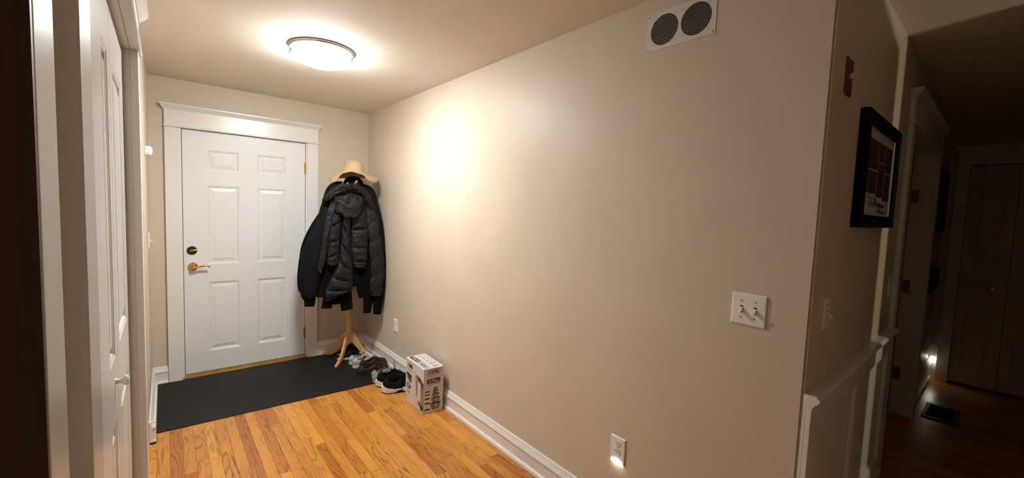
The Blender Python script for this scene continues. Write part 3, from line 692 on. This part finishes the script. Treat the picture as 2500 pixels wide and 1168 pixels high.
# knit cardigan under the puffer
kc = thing('knit_cardigan', 'black knit cardigan with ragged hem showing below the puffer jacket', 'cardigan', (-.30, -.40, .52))
P_ = []
hem = lambda th: .030*math.sin(3*th+.8)+.022*math.sin(7*th)
P_.append(drape('body', [G(480, 828, 880, -.42, -.46, -.36), G(540, 808, 895, -.42, -.48, -.33), G(620, 800, 905, -.44, -.485, -.32), G(680, 795, 906, -.46, -.50, -.32), G(705, 793, 862, -.46, -.49, -.33), G(715, 793, 860, -.46, -.49, -.34)], KNIT, None, folds=.05, nf=8, seed=4, hem=None))
P_.append(cloth_tube('hem_flap', [A(808, 640, -.47, .040), A(804, 690, -.475, .044), A(800, 725, -.475, .040), A(798, 742, -.475, .042), A(797, 753, -.475, .046)], KNIT, None, flat=.45, folds=.08, nf=4, seed=6))
P_.append(cloth_tube('hem_flap', [A(838, 640, -.47, .050), A(840, 690, -.475, .056), A(844, 725, -.475, .056), A(846, 745, -.475, .054), A(847, 757, -.475, .052)], KNIT, None, flat=.4, folds=.08, nf=4, seed=12))
P_.append(cloth_tube('hem_flap', [A(822, 690, -.455, .050), A(822, 720, -.455, .050), A(824, 742, -.455, .046)], KNIT, None, flat=.35, folds=.08, nf=4, seed=13))
P_.append(cloth_tube('hem_flap', [A(884, 620, -.47, .050), A(882, 670, -.475, .054), A(884, 700, -.475, .052), A(889, 725, -.475, .045)], KNIT, None, flat=.4, folds=.08, nf=3, seed=14))
P_.append(cloth_tube('sleeve', [A(795, 520, -.33, .05), A(765, 580, -.33, .07), A(748, 640, -.33, .066), A(742, 690, -.33, .054), A(741, 712, -.33, .040)], KNIT, None, folds=.07, nf=3, seed=7))
P_.append(cloth_tube('sleeve', [A(890, 600, -.46, .055), A(896, 660, -.47, .06), A(899, 710, -.48, .052), A(898, 740, -.48, .042), A(897, 750, -.48, .038), A(896, 764, -.48, .034)], KNIT, None, folds=.07, nf=3, seed=8))
kids(kc, P_)
# puffer jacket in front
pj = thing('puffer_jacket', 'black quilted puffer jacket with hood hanging in front on the coat stand', 'jacket', (-.35, -.50, .65))
def quilt(name, left, right, y0, bulge, seams, tilt=0, seed=0, nu=44, nv=150, thick=.035):
    """left/right: (px,row) edges; seams: v positions of the stitched lines"""
    Lp, Rp = spline(left, nv), spline(right, nv); rw = []
    for i in range(nv):
        v = i/(nv-1)
        row = []
        for j in range(2*nu):
            back = j >= nu; u = j/(nu-1) if not back else 1-(j-nu)/(nu-1)
            px = Lp[i][0]+(Rp[i][0]-Lp[i][0])*u; py = Lp[i][1]+(Rp[i][1]-Lp[i][1])*u
            vv = v+tilt*(u-.5)
            d = min(abs(vv-s_) for s_ in seams) if seams else .2
            gaps = min(1, d/.065); q = math.sqrt(max(0, 1-(1-gaps)**2))
            wr = .008*hnoise(u*2.2+seed, v*10, seed)+.006*hnoise(u*4+v*8, v*20-u*3+seed, seed)+.003*hnoise(u*7+seed, v*38, 3)+(.008*hnoise(u*16+seed, v*30, 1)*(1-q))
            edge = max(0, math.sin(PI*min(1, max(0, u))))**.45; endc = min(1, min(v, 1-v)/.05)**.5
            y = y0 - (bulge*edge*(.42+.58*q)*endc + wr*edge if not back else -thick*edge*endc)
            row.append(at(px, py, y))
        rw.append(row)
    return MB().grid(rw, True, True).build(name, PUFF, None, smooth=True, angle=80)
P_ = []
P_.append(quilt('front_panel', [(812, 522), (806, 550), (802, 585), (799, 620), (797, 650)], [(835, 518), (833, 550), (831, 590), (830, 622), (828, 652)], -.515, .045, [.0, .24, .52, .78, 1.0], .10, 1))
P_.append(quilt('back_panel', [(838, 520), (834, 560), (831, 600), (826, 640), (808, 680), (794, 715), (797, 738)], [(858, 520), (856, 560), (858, 600), (860, 640), (862, 668), (862, 695), (858, 712)], -.52, .05, [0, .2, .38, .55, .72, .87, 1.0], -.13, 2))
P_.append(quilt('front_panel', [(858, 525), (857, 560), (856, 600), (860, 635), (863, 655)], [(894, 515), (899, 555), (899, 600), (897, 635), (895, 658)], -.515, .048, [0, .27, .54, .79, 1.0], 0, 3))
P_.append(quilt('yoke', [(818, 462), (808, 480), (806, 505), (810, 530)], [(890, 462), (899, 480), (902, 505), (899, 535)], -.485, .05, [0, .5, 1.0], 0, 4))
P_.append(cloth_tube('sleeve', [A(822, 478, -.48, .008), A(815, 494, -.495, .026), A(807, 530, -.51, .034), A(800, 565, -.515, .032), A(793, 605, -.515, .030), A(786, 640, -.51, .026), A(780, 662, -.505, .018)], PUFF, None, flat=.6, folds=.2, nf=4, seed=3, n=56, rings=120, crinkle=.22))
P_.append(cloth_tube('sleeve', [A(898, 492, -.49, .04), A(908, 530, -.51, .05), A(913, 575, -.52, .056), A(919, 620, -.525, .062), A(922, 665, -.525, .064), A(920, 700, -.525, .058), A(917, 722, -.525, .045)], PUFF, None, flat=.65, folds=.13, nf=4, seam=.165, seed=9, rings=130, n=64, crinkle=.08))
# hood: a slumped bowl with its rim folded over
hc = at(851, 492, -.555); rw = []
for k in range(44):
    f = k/43; row = []
    for j in range(84):
        th = 2*PI*j/84
        # profile from inside bottom over the rim to the sagging outside bottom
        if f < .35: g_ = f/.35; rad = .06+.79*g_; zz = -.012+.022*g_**1.5+.022*hnoise(math.cos(th)*g_*3.5+4, math.sin(th)*g_*3.5, 2)+.014*hnoise(math.cos(th)*g_*8, math.sin(th)*g_*8, 7)
        elif f < .5: g_ = (f-.35)/.15; rad = .85+.15*math.sin(g_*PI/2); zz = .010+.016*math.sin(g_*PI)
        else: g_ = (f-.5)/.5; rad = (1-.16*g_**1.5) if g_ < .86 else (1-.16*.86**1.5)*max(0, 1-((g_-.86)/.14)**2)**.5; zz = .010-.115*min(1, g_/.9)
        c_, s_ = math.cos(th), math.sin(th)
        wr = 1+.07*hnoise(c_*2.2, s_*2.2, f*3)+.045*hnoise(c_*5, s_*5, f*10)
        if f > .5: wr += .035*math.sin(16*f+4*hnoise(c_*2, s_*2, 5))
        tiltz = (.058*s_+.022*abs(c_))*(1 if f < .6 else 1-(f-.6))
        row.append((hc.x+.122*rad*wr*c_, hc.y+.072*rad*wr*s_, hc.z+zz+tiltz+.020*hnoise(c_*3, s_*3+9, f*6)+(.012*hnoise(c_*7, s_*7, f*4) if f < .5 else 0)))
    rw.append(row)
P_.append(MB().grid(rw, True, True).build('hood', PUFF, None, smooth=True, angle=90))
P_.append(cloth_tube('collar', [A(789, 490, -.49, .014), A(803, 482, -.53, .026), A(818, 467, -.54, .030), A(838, 459, -.55, .030), A(858, 459, -.555, .028), A(880, 463, -.55, .029), A(893, 477, -.54, .030), A(902, 500, -.53, .026), A(914, 519, -.51, .010)], PUFF, None, flat=1, folds=.22, nf=4, seed=11, rings=150, n=56, crinkle=.30))
P_.append(MB().tube([at(780, 660, -.525), at(784, 667, -.53)], .003, 8).build('zip_pull', NICKEL, None, smooth=True))
kids(pj, P_)

# ---------------------------------------------------------------- shoes
def shoe(name, label, heel, ang, L, W, mats, sole=.028, collar=.075, toe=.05, open0=.05, open1=.52, laces=0, group=None, rocker=0, heelkick=0, flip=1, moc=False):
    """local +X from heel to toe. mats: (upper, sole, inside, lace)"""
    root = thing(name, label, 'shoe', (heel[0], heel[1], heel[2] if len(heel) > 2 else .0), group, ang)
    up_, so_, ins_, la_ = mats
    def hw_(s):   # half width
        K = [(0, .03), (.008, .26), (.025, .46), (.06, .62), (.12, .71), (.30, .70), (.45, .74), (.62, .96), (.74, 1.0), (.86, .86), (.94, .58), (.98, .30), (1, .04)]
        for (a, x), (b_, y) in zip(K, K[1:]):
            if a <= s <= b_: f = (s-a)/(b_-a); return (x+(y-x)*f)*W/2
    def ctr(s): return .008*math.sin(PI*s)*flip*(-1 if s < .5 else 1)
    def stop(s): return sole*(1+.15*(1-s)) + rocker*max(0, s-.7)**2*4*.02 + (heelkick*.02*max(0, .15-s)/.15)
    def sbot(s): return .002+.02*rocker*max(0, s-.78)**2*12+.012*rocker*max(0, .1-s)/.1
    NS = 60; ss = [.5-.5*math.cos(PI*i/(NS-1)) for i in range(NS)]
    rw = []
    for s in ss:
        h = hw_(s)*1.03; c = ctr(s); x = s*L; zt, zb = stop(s), sbot(s)
        if rocker:
            x -= .016*max(0, 1-s/.18); h *= 1+.10*math.exp(-((s-.20)/.09)**2)-.10*math.exp(-((s-.42)/.10)**2)
            zt += .012*math.exp(-((s-.04)/.07)**2)-.010*math.exp(-((s-.30)/.10)**2)+.006*math.exp(-((s-.55)/.10)**2); zb += .014*math.exp(-((s-.47)/.09)**2)+.006
        rw.append([(x, c-h, zt), (x, c-h*1.04, (zt+zb)/2), (x, c-h*.97, zb), (x, c, zb), (x, c+h*.97, zb), (x, c+h*1.04, (zt+zb)/2), (x, c+h, zt), (x, c, zt)])
    MB().grid(rw, True, True).build('sole', so_, root, smooth=True, angle=50)
    if rocker:
        rw = []
        for s in ss:
            h = hw_(s)*.97; c = ctr(s); x = s*L; zb = sbot(s)+.0075+.014*math.exp(-((s-.47)/.09)**2)
            rw.append([(x, c-h, zb+.004), (x, c-h*.98, zb-.007), (x, c+h*.98, zb-.007), (x, c+h, zb+.004)])
        MB().grid(rw, True, True).build('outsole', BI, root, smooth=True, angle=50)
    def sm(a, b_, x): f = min(1, max(0, (x-a)/(b_-a))); return f*f*(3-2*f)
    rw = []
    for s in ss:
        h = hw_(s); c = ctr(s); x = s*L; zb = stop(s)-.002
        top = toe+(collar-toe)*1.12*sm(.92, .50, s) if s > .5 else collar*(1+.14*sm(.20, .0, s)-.26*math.sin(PI*min(1, s/.5))**1.3)
        top = max(zb+.004, zb+(top-zb)*(1-max(0, s-.88)/.12*.75 if s > .88 else 1))
        if s < .03: top = zb+(top-zb)*(.93+.07*s/.03)
        op = sm(open0-.02, open0+.03, s)*sm(open1+.04, open1-.03, s)
        row = []
        for j in range(25):
            t_ = j/24; a = PI*t_
            # closed arch
            e = .62 if s > .5 else .5
            ay = -math.cos(a); az = math.sin(a)**e
            Y, Z = h*ay*(1-.18*math.sin(a)**2), zb+(top-zb)*az
            # open cavity: walls up, then down to the insole
            q = abs(t_-.5)*2          # 1 at the edge, 0 mid
            if q > .45: k = (1-q)/.55; Yo, Zo = h*(1-.30*k*k), zb+(top-zb)*(math.sin(k*PI/2)**.8)
            elif q > .38: Yo, Zo = h*.66, top+.001
            else: Yo, Zo = h*.60*q/.38, (top-.006) if q > .35 else zb+.012
            Yo = math.copysign(Yo, t_-.5) if q > 0 else 0
            zz_ = Z+(Zo-Z)*op; kz = max(0, min(1.2, (zz_-zb)/max(.02, collar-zb)))
            lean = sm(.22, 0, s)*(.020*kz*kz-.010*math.sin(PI*min(1, kz)))*L/.28     # curved heel counter
            bulge = 1+.07*math.sin(PI*min(1, kz))*sm(.35, .1, s)
            row.append((x+lean, c+(Y+(Yo-Y)*op)*bulge, zz_))
        rw.append(row)
    MB().grid(rw).build('upper', up_, root, smooth=True, angle=60)
    # insole
    rows_ = [[(s*L, ctr(s)+hw_(s)*.62*k, stop(s)+.012) for k in (-1, -.5, 0, .5, 1)] for s in ss if open0 < s < open1+.08]
    MB().grid(rows_).build('insole', ins_, root)
    # collar lining roll
    pts = []
    for i in range(40):
        a = 2*PI*i/39; s = (open0+open1)/2+(open1-open0)/2*.93*math.cos(a); f = math.sin(a)
        tp = collar*(1+.14*sm(.20, 0, s)-.26*math.sin(PI*min(1, s/.5))**1.3)+.001
        if s > .45: tp += .012*sm(.45, open1, s)
        pts.append((s*L+.018*sm(.22, 0, s)*L/.28, ctr(s)+hw_(s)*.66*f, tp))
    MB().tube(pts, .0045, 8).build('collar_lining', ins_, root, smooth=True)
    if laces:
        tn = [[(s*L, ctr(s)+hw_(s)*k*(1-.3*(open1-s)), collar*1.02+.018*sm(open1, open1-.2, s)+(-.004 if abs(k) > .3 else 0)+(toe-collar)*.3*sm(open1-.05, open1+.15, s)) for k in (-.42, -.2, 0, .2, .42)] for s in [open1-.16+.22*i/8 for i in range(9)]]
        o = MB().grid(tn).build('tongue', up_, root, smooth=True, angle=80); o.modifiers.new('thick', 'SOLIDIFY').thickness = .005
        for i in range(laces):
            s = open1-.05+.05*i
            zt = toe+(collar-toe)*1.12*sm(.92, .50, max(s, .5))+.004
            for sg in (1, -1):
                MB().tube(spline([(s*L, ctr(s)-sg*hw_(s)*.55, zt-.008), ((s+.015)*L, ctr(s), zt+.004), ((s+.035)*L, ctr(s)+sg*hw_(s)*.55, zt-.010)], 8), .0026, 6).build('lace', la_, root, smooth=True)
        s = open1-.05; zt = collar*1.05+.012
        for sg in (1, -1): MB().tube(spline([(s*L, 0, zt), ((s+.01)*L, sg*.022, zt+.016), ((s+.05)*L, sg*.036, zt+.004), ((s+.03)*L, sg*.014, zt)], 14), .0024, 6).build('lace', la_, root, smooth=True)
    if moc:
        pts = [((.56+.40*math.cos(a)**1)*L if False else (.58+.36*math.cos(a))*L for a in ())]
        pts = []
        for i in range(30):
            a = -PI/2*1.15+PI*1.15*i/29; s = .56+.33*math.cos(a)
            f = math.sin(a)*.62; zt = stop(s)+(toe+(collar-toe)*1.12*sm(.92, .50, s)-stop(s))*(.93 if s < .85 else .80)
            pts.append((s*L, ctr(s)+hw_(s)*f, zt))
        MB().tube(pts, .0032, 6).build('seam', up_, root, smooth=True)
        for sg in (1, -1): MB().tube(spline([(.50*L, sg*.012, collar*1.1), (.56*L, sg*.03, collar*1.16), (.62*L, sg*.045, collar*.95), (.66*L, sg*.05, collar*.7)], 12), .0022, 6).build('lace', la_, root, smooth=True)
    return root
BU = mat('black_mesh_upper', (.0045, .0045, .005), .8, var=.3, vscale=60, bump=.4, bscale=500, spec=.18)
WS_ = mat('white_foam_sole', (.70, .66, .62), .5)
BI = mat('black_lining_fabric', (.004, .004, .004), .95, spec=.1)
BL = mat('black_lace', (.005, .005, .005), .9, spec=.15)
GU = mat('light_grey_knit_upper', (.40, .39, .38), .85, var=.15, vscale=150, bump=.5, bscale=500)
GI = mat('grey_lining_fabric', (.14, .13, .13), .9)
WL = mat('white_lace', (.70, .69, .67), .8)
GK = mat('grey_wool_upper', (.25, .25, .25), .9, var=.35, vscale=120, bump=.5, bscale=400)
BRN = mat('brown_leather', (.030, .0095, .0048), .5, var=.3, vscale=14, bump=.15, bscale=150, spec=.3)
BRI = mat('dark_brown_lining', (.015, .007, .005), .7)
BRS = mat('dark_brown_sole', (.025, .012, .008), .6)
GS = mat('grey_foam_sole', (.45, .44, .43), .6)
r_ = math.radians
shoe('sneaker', 'nearer black sneaker with thick white sole beside the box', (-.292, -1.170), r_(-20), .285, .108, (BU, WS_, BI, BL), sole=.040, collar=.120, toe=.080, laces=4, rocker=1, group='pair of black white-soled sneakers')
shoe('sneaker', 'farther black sneaker with thick white sole half behind its mate', (-.288, -1.035), r_(-16), .285, .105, (BU, WS_, BI, BL), sole=.040, collar=.120, toe=.080, laces=4, rocker=1, flip=-1, group='pair of black white-soled sneakers')
shoe('slip_on_shoe', 'grey wool slip-on shoe behind the black sneakers', (-.290, -.940), r_(-8), .265, .096, (GK, GS, GI, WL), sole=.020, collar=.082, toe=.052, group='pair of grey wool shoes')
shoe('slip_on_shoe', 'grey wool shoe nearest the baseboard with only its toe showing', (-.262, -.845), r_(-6), .232, .088, (GK, GS, GI, WL), sole=.020, collar=.062, toe=.052, flip=-1, group='pair of grey wool shoes')
shoe('moccasin', 'brown leather moccasin in front, side turned to the room', (-.350, -.742), r_(2), .290, .110, (BRN, BRS, BRI, BRI), sole=.016, collar=.088, toe=.068, moc=True, group='pair of brown moccasins')
m2 = shoe('moccasin', 'brown leather moccasin behind, nearer to the wall outlet', (-.288, -.632, .0), r_(-3), .258, .105, (BRN, BRS, BRI, BRI), sole=.016, collar=.098, toe=.082, moc=True, flip=-1, group='pair of brown moccasins')
shoe('sneaker', 'light grey knit sneaker with white laces, nearer of the grey pair', (-.320, -.532), r_(3), .280, .100, (GU, WS_, GI, WL), sole=.030, collar=.092, toe=.062, laces=4, group='pair of light grey laced sneakers')
shoe('sneaker', 'light grey knit sneaker at the back beside the baseboard', (-.318, -.428), r_(2), .280, .094, (GU, WS_, GI, WL), sole=.030, collar=.080, toe=.062, laces=4, flip=-1, group='pair of light grey laced sneakers')
shoe('sneaker', 'black sneaker with pale toe under the coat stand', (-.105, -.262), r_(176), .265, .094, (BU, WS_, BI, BL), sole=.024, collar=.085, toe=.055, laces=3, group='pair of black sneakers under the stand')
shoe('sneaker', 'black sneaker hidden behind the coat stand foot', (-.075, -.150), r_(176), .255, .090, (BU, WS_, BI, BL), sole=.024, collar=.085, toe=.055, laces=3, flip=-1, group='pair of black sneakers under the stand')
lc = thing('loose_lace', 'pale yellow stiff lace sticking up from the brown moccasin', 'lace', at(945, 892, -.76))
o0 = at(945, 892, -.76)
MB().tube([Vector(q)-o0 for q in spline([at(944, 889, -.76), at(949, 887, -.76), at(957, 884, -.76), at(963, 880, -.76)], 20)], [.006]*3+[.0028]*17, 8).build('lace', mat('yellow_lace', (.50, .42, .18), .7), lc, smooth=True)
MB().tube([Vector(q)-o0 for q in spline([at(963, 880, -.76), at(962.5, 888, -.76), at(961, 899, -.76)], 12)], .002, 6).build('lace', mat('dark_olive_lace', (.05, .045, .02), .7), lc, smooth=True)

# ---------------------------------------------------------------- mixing bowl carton
BXW, BXD, BXH = .160, .312, .335
bx = thing('carton', 'white product carton printed VIKING 10 Piece standing by the baseboard', 'box', (-.207, -1.682, 0), rz=math.radians(-2))
CARD = mat('white_card', (.66, .60, .58), .5, var=.02, vscale=4)
INK = mat('dark_ink', (.035, .022, .020), .6)
INKB = mat('blue_grey_ink', (.10, .10, .17), .6)
GREY = mat('pale_grey_ink', (.40, .36, .35), .6)
STEEL = mat('printed_steel', (.20, .165, .15), .5, var=.7, vscale=30, stretch=(1, 1, .2))
INKL = mat('mid_ink', (.22, .18, .17), .6)
B('carton_body', CARD, (0, BXW, 0, BXD, 0, BXH), bx, bevel=.0015)
EPS = .0005
def fx(u, v): return (u, -EPS, v)                 # front face (narrow side towards camera)
def sx(u, v): return (-EPS, BXD-u, v)             # left face, u from the far end
def tx(u, v): return (-0+v, BXD-u, BXH+EPS)       # top face: u along length from far end, v across
def decal(name, pts, f, M, hole=None):
    return MB().add([f(*p_) for p_ in pts], [tuple(range(len(pts)))]).build(name, M, bx)
def rect(name, f, u0, u1, v0, v1, M): return decal(name, [(u0, v0), (u1, v0), (u1, v1), (u0, v1)], f, M)
def frame(name, f, u0, u1, v0, v1, t_, r, M):
    def loop(k):
        out = []
        for cx, cy, a0 in ((u1-r, v0+r, -90), (u1-r, v1-r, 0), (u0+r, v1-r, 90), (u0+r, v0+r, 180)):
            for j in range(5): a = r_(a0+22.5*j); out.append((cx+(r-k)*math.cos(a), cy+(r-k)*math.sin(a)))
        return out
    return MB().grid([[f(*q) for q in loop(0)], [f(*q) for q in loop(t_)]], True).build(name, M, bx)
def text(name, body, f, u0, u1, v0, v1, M, bold=.012, eps=EPS, serif=False):
    cu = bpy.data.curves.new('t', 'FONT'); cu.body = body; cu.size = 1; cu.offset = bold; cu.resolution_u = 3
    to = bpy.data.objects.new('t', cu); COL.objects.link(to); bpy.context.view_layer.update()
    me = bpy.data.meshes.new_from_object(to.evaluated_get(bpy.context.evaluated_depsgraph_get())); bpy.data.objects.remove(to)
    xs = [v.co.x for v in me.vertices]; ys = [v.co.y for v in me.vertices]; a, b_, c, d = min(xs), max(xs), min(ys), max(ys)
    for v in me.vertices:
        q = Vector(f(u0+(v.co.x-a)/(b_-a)*(u1-u0), v0+(v.co.y-c)/(d-c)*(v1-v0)))
        v.co = q+(q-Vector((BXW/2, BXD/2, BXH/2))).normalized()*.0003
    me.name = name; me.materials.clear(); me.materials.append(M); o = bpy.data.objects.new(name, me); COL.objects.link(o); o.parent = bx
    return o
SER = {'V': [[(0, 1), (.5, 0), (1, 1)]], 'I': [[(.5, 0), (.5, 1)]], 'K': [[(.2, 0), (.2, 1)], [(.95, 1), (.28, .48), (1, 0)]], 'N': [[(.12, 0), (.12, 1), (.88, 0), (.88, 1)]], 'G': [[(.92, .80), (.75, .97), (.5, 1), (.2, .86), (.08, .5), (.2, .14), (.5, 0), (.75, .03), (.9, .15), (.9, .45), (.62, .45)]]}
SFT = {'V': [(0, 1), (1, 1)], 'I': [(.5, 0), (.5, 1)], 'K': [(.2, 0), (.2, 1), (.95, 1), (1, 0)], 'N': [(.12, 0), (.12, 1), (.88, 1)], 'G': []}
def viking(f, u0, u1, v0, v1, M, thick=.13, name='brand_lettering'):
    """serifed capitals V I K I N G inside u0..u1"""
    wd = {'V': 1.0, 'I': .42, 'K': .95, 'N': 1.0, 'G': .92}; word = 'VIKING'; tot = sum(wd[c]+.16 for c in word)-.16
    k = (u1-u0)/tot; x = u0; hgt = v1-v0; mb = MB()
    def seg(p_, q_, t_):
        d = Vector((q_[0]-p_[0], q_[1]-p_[1])); l = d.length or 1; nx, ny = -d.y/l*t_/2, d.x/l*t_/2
        mb.add([f(p_[0]+nx, p_[1]+ny), f(q_[0]+nx, q_[1]+ny), f(q_[0]-nx, q_[1]-ny), f(p_[0]-nx, p_[1]-ny)], [(0, 1, 2, 3)])
    for c in word:
        w_ = wd[c]*k
        for st_ in SER[c]:
            for i, (p_, q_) in enumerate(zip(st_, st_[1:])):
                th = thick*hgt*(1.5 if not (c in 'V' and i == 1) else .8)
                seg((x+p_[0]*w_, v0+p_[1]*hgt), (x+q_[0]*w_, v0+q_[1]*hgt), th)
        for (a, b_) in SFT[c]: seg((x+a*w_-hgt*.17, v0+b_*hgt+(-.04 if b_ else .04)*hgt), (x+a*w_+hgt*.17, v0+b_*hgt+(-.04 if b_ else .04)*hgt), hgt*.09)
        x += w_+.16*k
    return mb.build(name, M, bx)
def pill(name, f, u0, u1, v0, v1, M):
    return MB().add([f(*q) for q in ((u0, v0), (u1, v0), (u1, v1), (u0, v1))], [(0, 1, 2, 3)]).build(name, M, bx)
# front face
frame('brand_border', fx, .030, .130, .286, .325, .0022, .007, INK); viking(fx, .037, .122, .293, .318, INK)
rect('small_print', fx, .026, .134, .276, .2785, INKL); rect('small_print', fx, .045, .115, .269, .271, GREY)
rect('piece_count_band', fx, .026, .134, .222, .256, INK); text('piece_count_lettering', '10 Piece', fx, .037, .120, .2275, .2515, CARD, .006)
rect('small_print', fx, .032, .128, .2115, .2155, INKL); rect('small_print', fx, .038, .100, .2035, .2055, GREY)
for u, v, w_, h_, M in ((.089, .166, .034, .022, 0), (.090, .140, .046, .026, 0), (.088, .109, .060, .031, 0), (.088, .072, .072, .037, 0), (.086, .022, .084, .050, 0)):
    cx = .098; pts = [(cx-w_/2, v+h_), (cx-w_/2, v+h_*.82), (cx-w_/2*.92, v+h_*.45), (cx-w_/2*.70, v+h_*.06), (cx-w_/2*.6, v), (cx+w_/2*.6, v), (cx+w_/2*.70, v+h_*.06), (cx+w_/2*.92, v+h_*.45), (cx+w_/2, v+h_*.82), (cx+w_/2, v+h_)]
    decal('bowl_picture', pts, fx, STEEL)
    def fx2(u_, v_): return (u_, -EPS*1.6, v_)
    decal('bowl_rim', [(cx-w_/2*1.04, v+h_), (cx+w_/2*1.04, v+h_), (cx+w_/2, v+h_*.84), (cx-w_/2, v+h_*.84)], fx2, INK)
    decal('bowl_highlight', [(cx-w_*.02, v+h_*.76), (cx+w_*.20, v+h_*.76), (cx+w_*.15, v+h_*.25), (cx-w_*.02, v+h_*.25)], fx2, GREY)
    decal('bowl_base', [(cx-w_/2*.66, v), (cx+w_/2*.66, v), (cx+w_/2*.70, v+h_*.09), (cx-w_/2*.70, v+h_*.09)], fx2, INK)
for v in (.158, .134, .105, .070, .024): rect('size_band', fx, .012, .052, v, v+.011, INK if v < .13 else INKB)
# left face
frame('brand_border', sx, .040, .128, .262, .318, .0022, .006, INK); viking(sx, .049, .119, .276, .305, INK)
rect('small_print', sx, .038, .135, .250, .253, GREY); rect('small_print', sx, .05, .11, .243, .245, GREY)
decal('photo_print', [(.022, .232), (.108, .222), (.108, .196), (.06, .196), (.022, .208)], sx, INK); decal('photo_print', [(.022, .20), (.108, .19), (.108, .160), (.06, .168), (.03, .185)], sx, INKB)
decal('photo_print', [(.060+.040*math.cos(2*PI*j/18), .130+.024*math.sin(2*PI*j/18)) for j in range(18)], sx, INKB); decal('photo_print', [(.060+.022*math.cos(2*PI*j/18), .1345+.013*math.sin(2*PI*j/18)) for j in range(18)], lambda u, v: (-EPS*1.6, BXD-u, v), GREY)
decal('photo_print', [(.055+.028*math.cos(2*PI*j/9)*(1+.3*(j % 2)), .082+.014*math.sin(2*PI*j/9)) for j in range(9)], sx, GREY)
decal('small_mark', [(.020, .050), (.034, .044), (.040, .032), (.026, .036)], sx, INK); rect('small_mark', sx, .012, .020, .010, .018, INK)
for i, (u, v) in enumerate(((.15, .235), (.15, .205), (.15, .175), (.16, .14), (.16, .105), (.17, .07), (.19, .04), (.15, .27))):
    for k in range(3): rect('small_print', sx, u, u+.045-.008*(k == 2), v-.0052*k, v-.0052*k+.0022, GREY)
vs = spline([(.180, .252), (.182, .20), (.190, .15), (.205, .10), (.235, .055), (.272, .028), (.312, .020)], 24)
decal('bowl_picture', vs+[(.312, .215), (.270, .245), (.262, .252), (.235, .258), (.228, .262)], sx, STEEL)
sx2 = lambda u, v: (-EPS*1.6, BXD-u, v)
decal('bowl_picture', [(.170, .258), (.232, .248), (.245, .256), (.262, .250), (.275, .236), (.312, .225), (.312, .200), (.262, .222), (.196, .248)], sx2, INK)
rect('size_chart', sx2, .215, .262, .075, .212, CARD)
decal('bowl_picture', [(.222, .064), (.312, .052), (.312, .020), (.272, .028), (.240, .050)], sx2, INK)
frame('barcode_border', sx2, .262, .302, .012, .050, .001, .001, CARD)
for i in range(9): rect('barcode_bar', sx2, .265+.0038*i, .265+.0038*i+(.0012+.0012*(i % 3 == 0)), .016, .047, INK)
# top face (v across from left edge, u along length)
rect('piece_count_band', tx, .012, .150, .018, .058, INK); text('piece_count_lettering', '10 Piece', lambda u, v: tx(.162-u, .076-v), .024, .138, .024, .052, CARD, .006)
frame('brand_border', tx, .165, .300, .016, .058, .002, .007, INK); viking(lambda u, v: tx(.466-u, .074-v), .176, .290, .024, .050, INK)
for i in range(5):
    u = .035+.056*i; w_ = .014+.005*i
    decal('bowl_print', [(u, .092), (u+w_, .092), (u+w_*.9, .092+w_*.9), (u+w_*.1, .092+w_*.9)], tx, GREY)
    frame('bowl_outline', tx, u-.001, u+w_+.001, .091, .092+w_*.9, .002, .003, INKB); rect('size_band', tx, u, u+.020, .130, .137, INKB)
rect('flap_seam', tx, 0, BXD, .062, .0632, GREY)
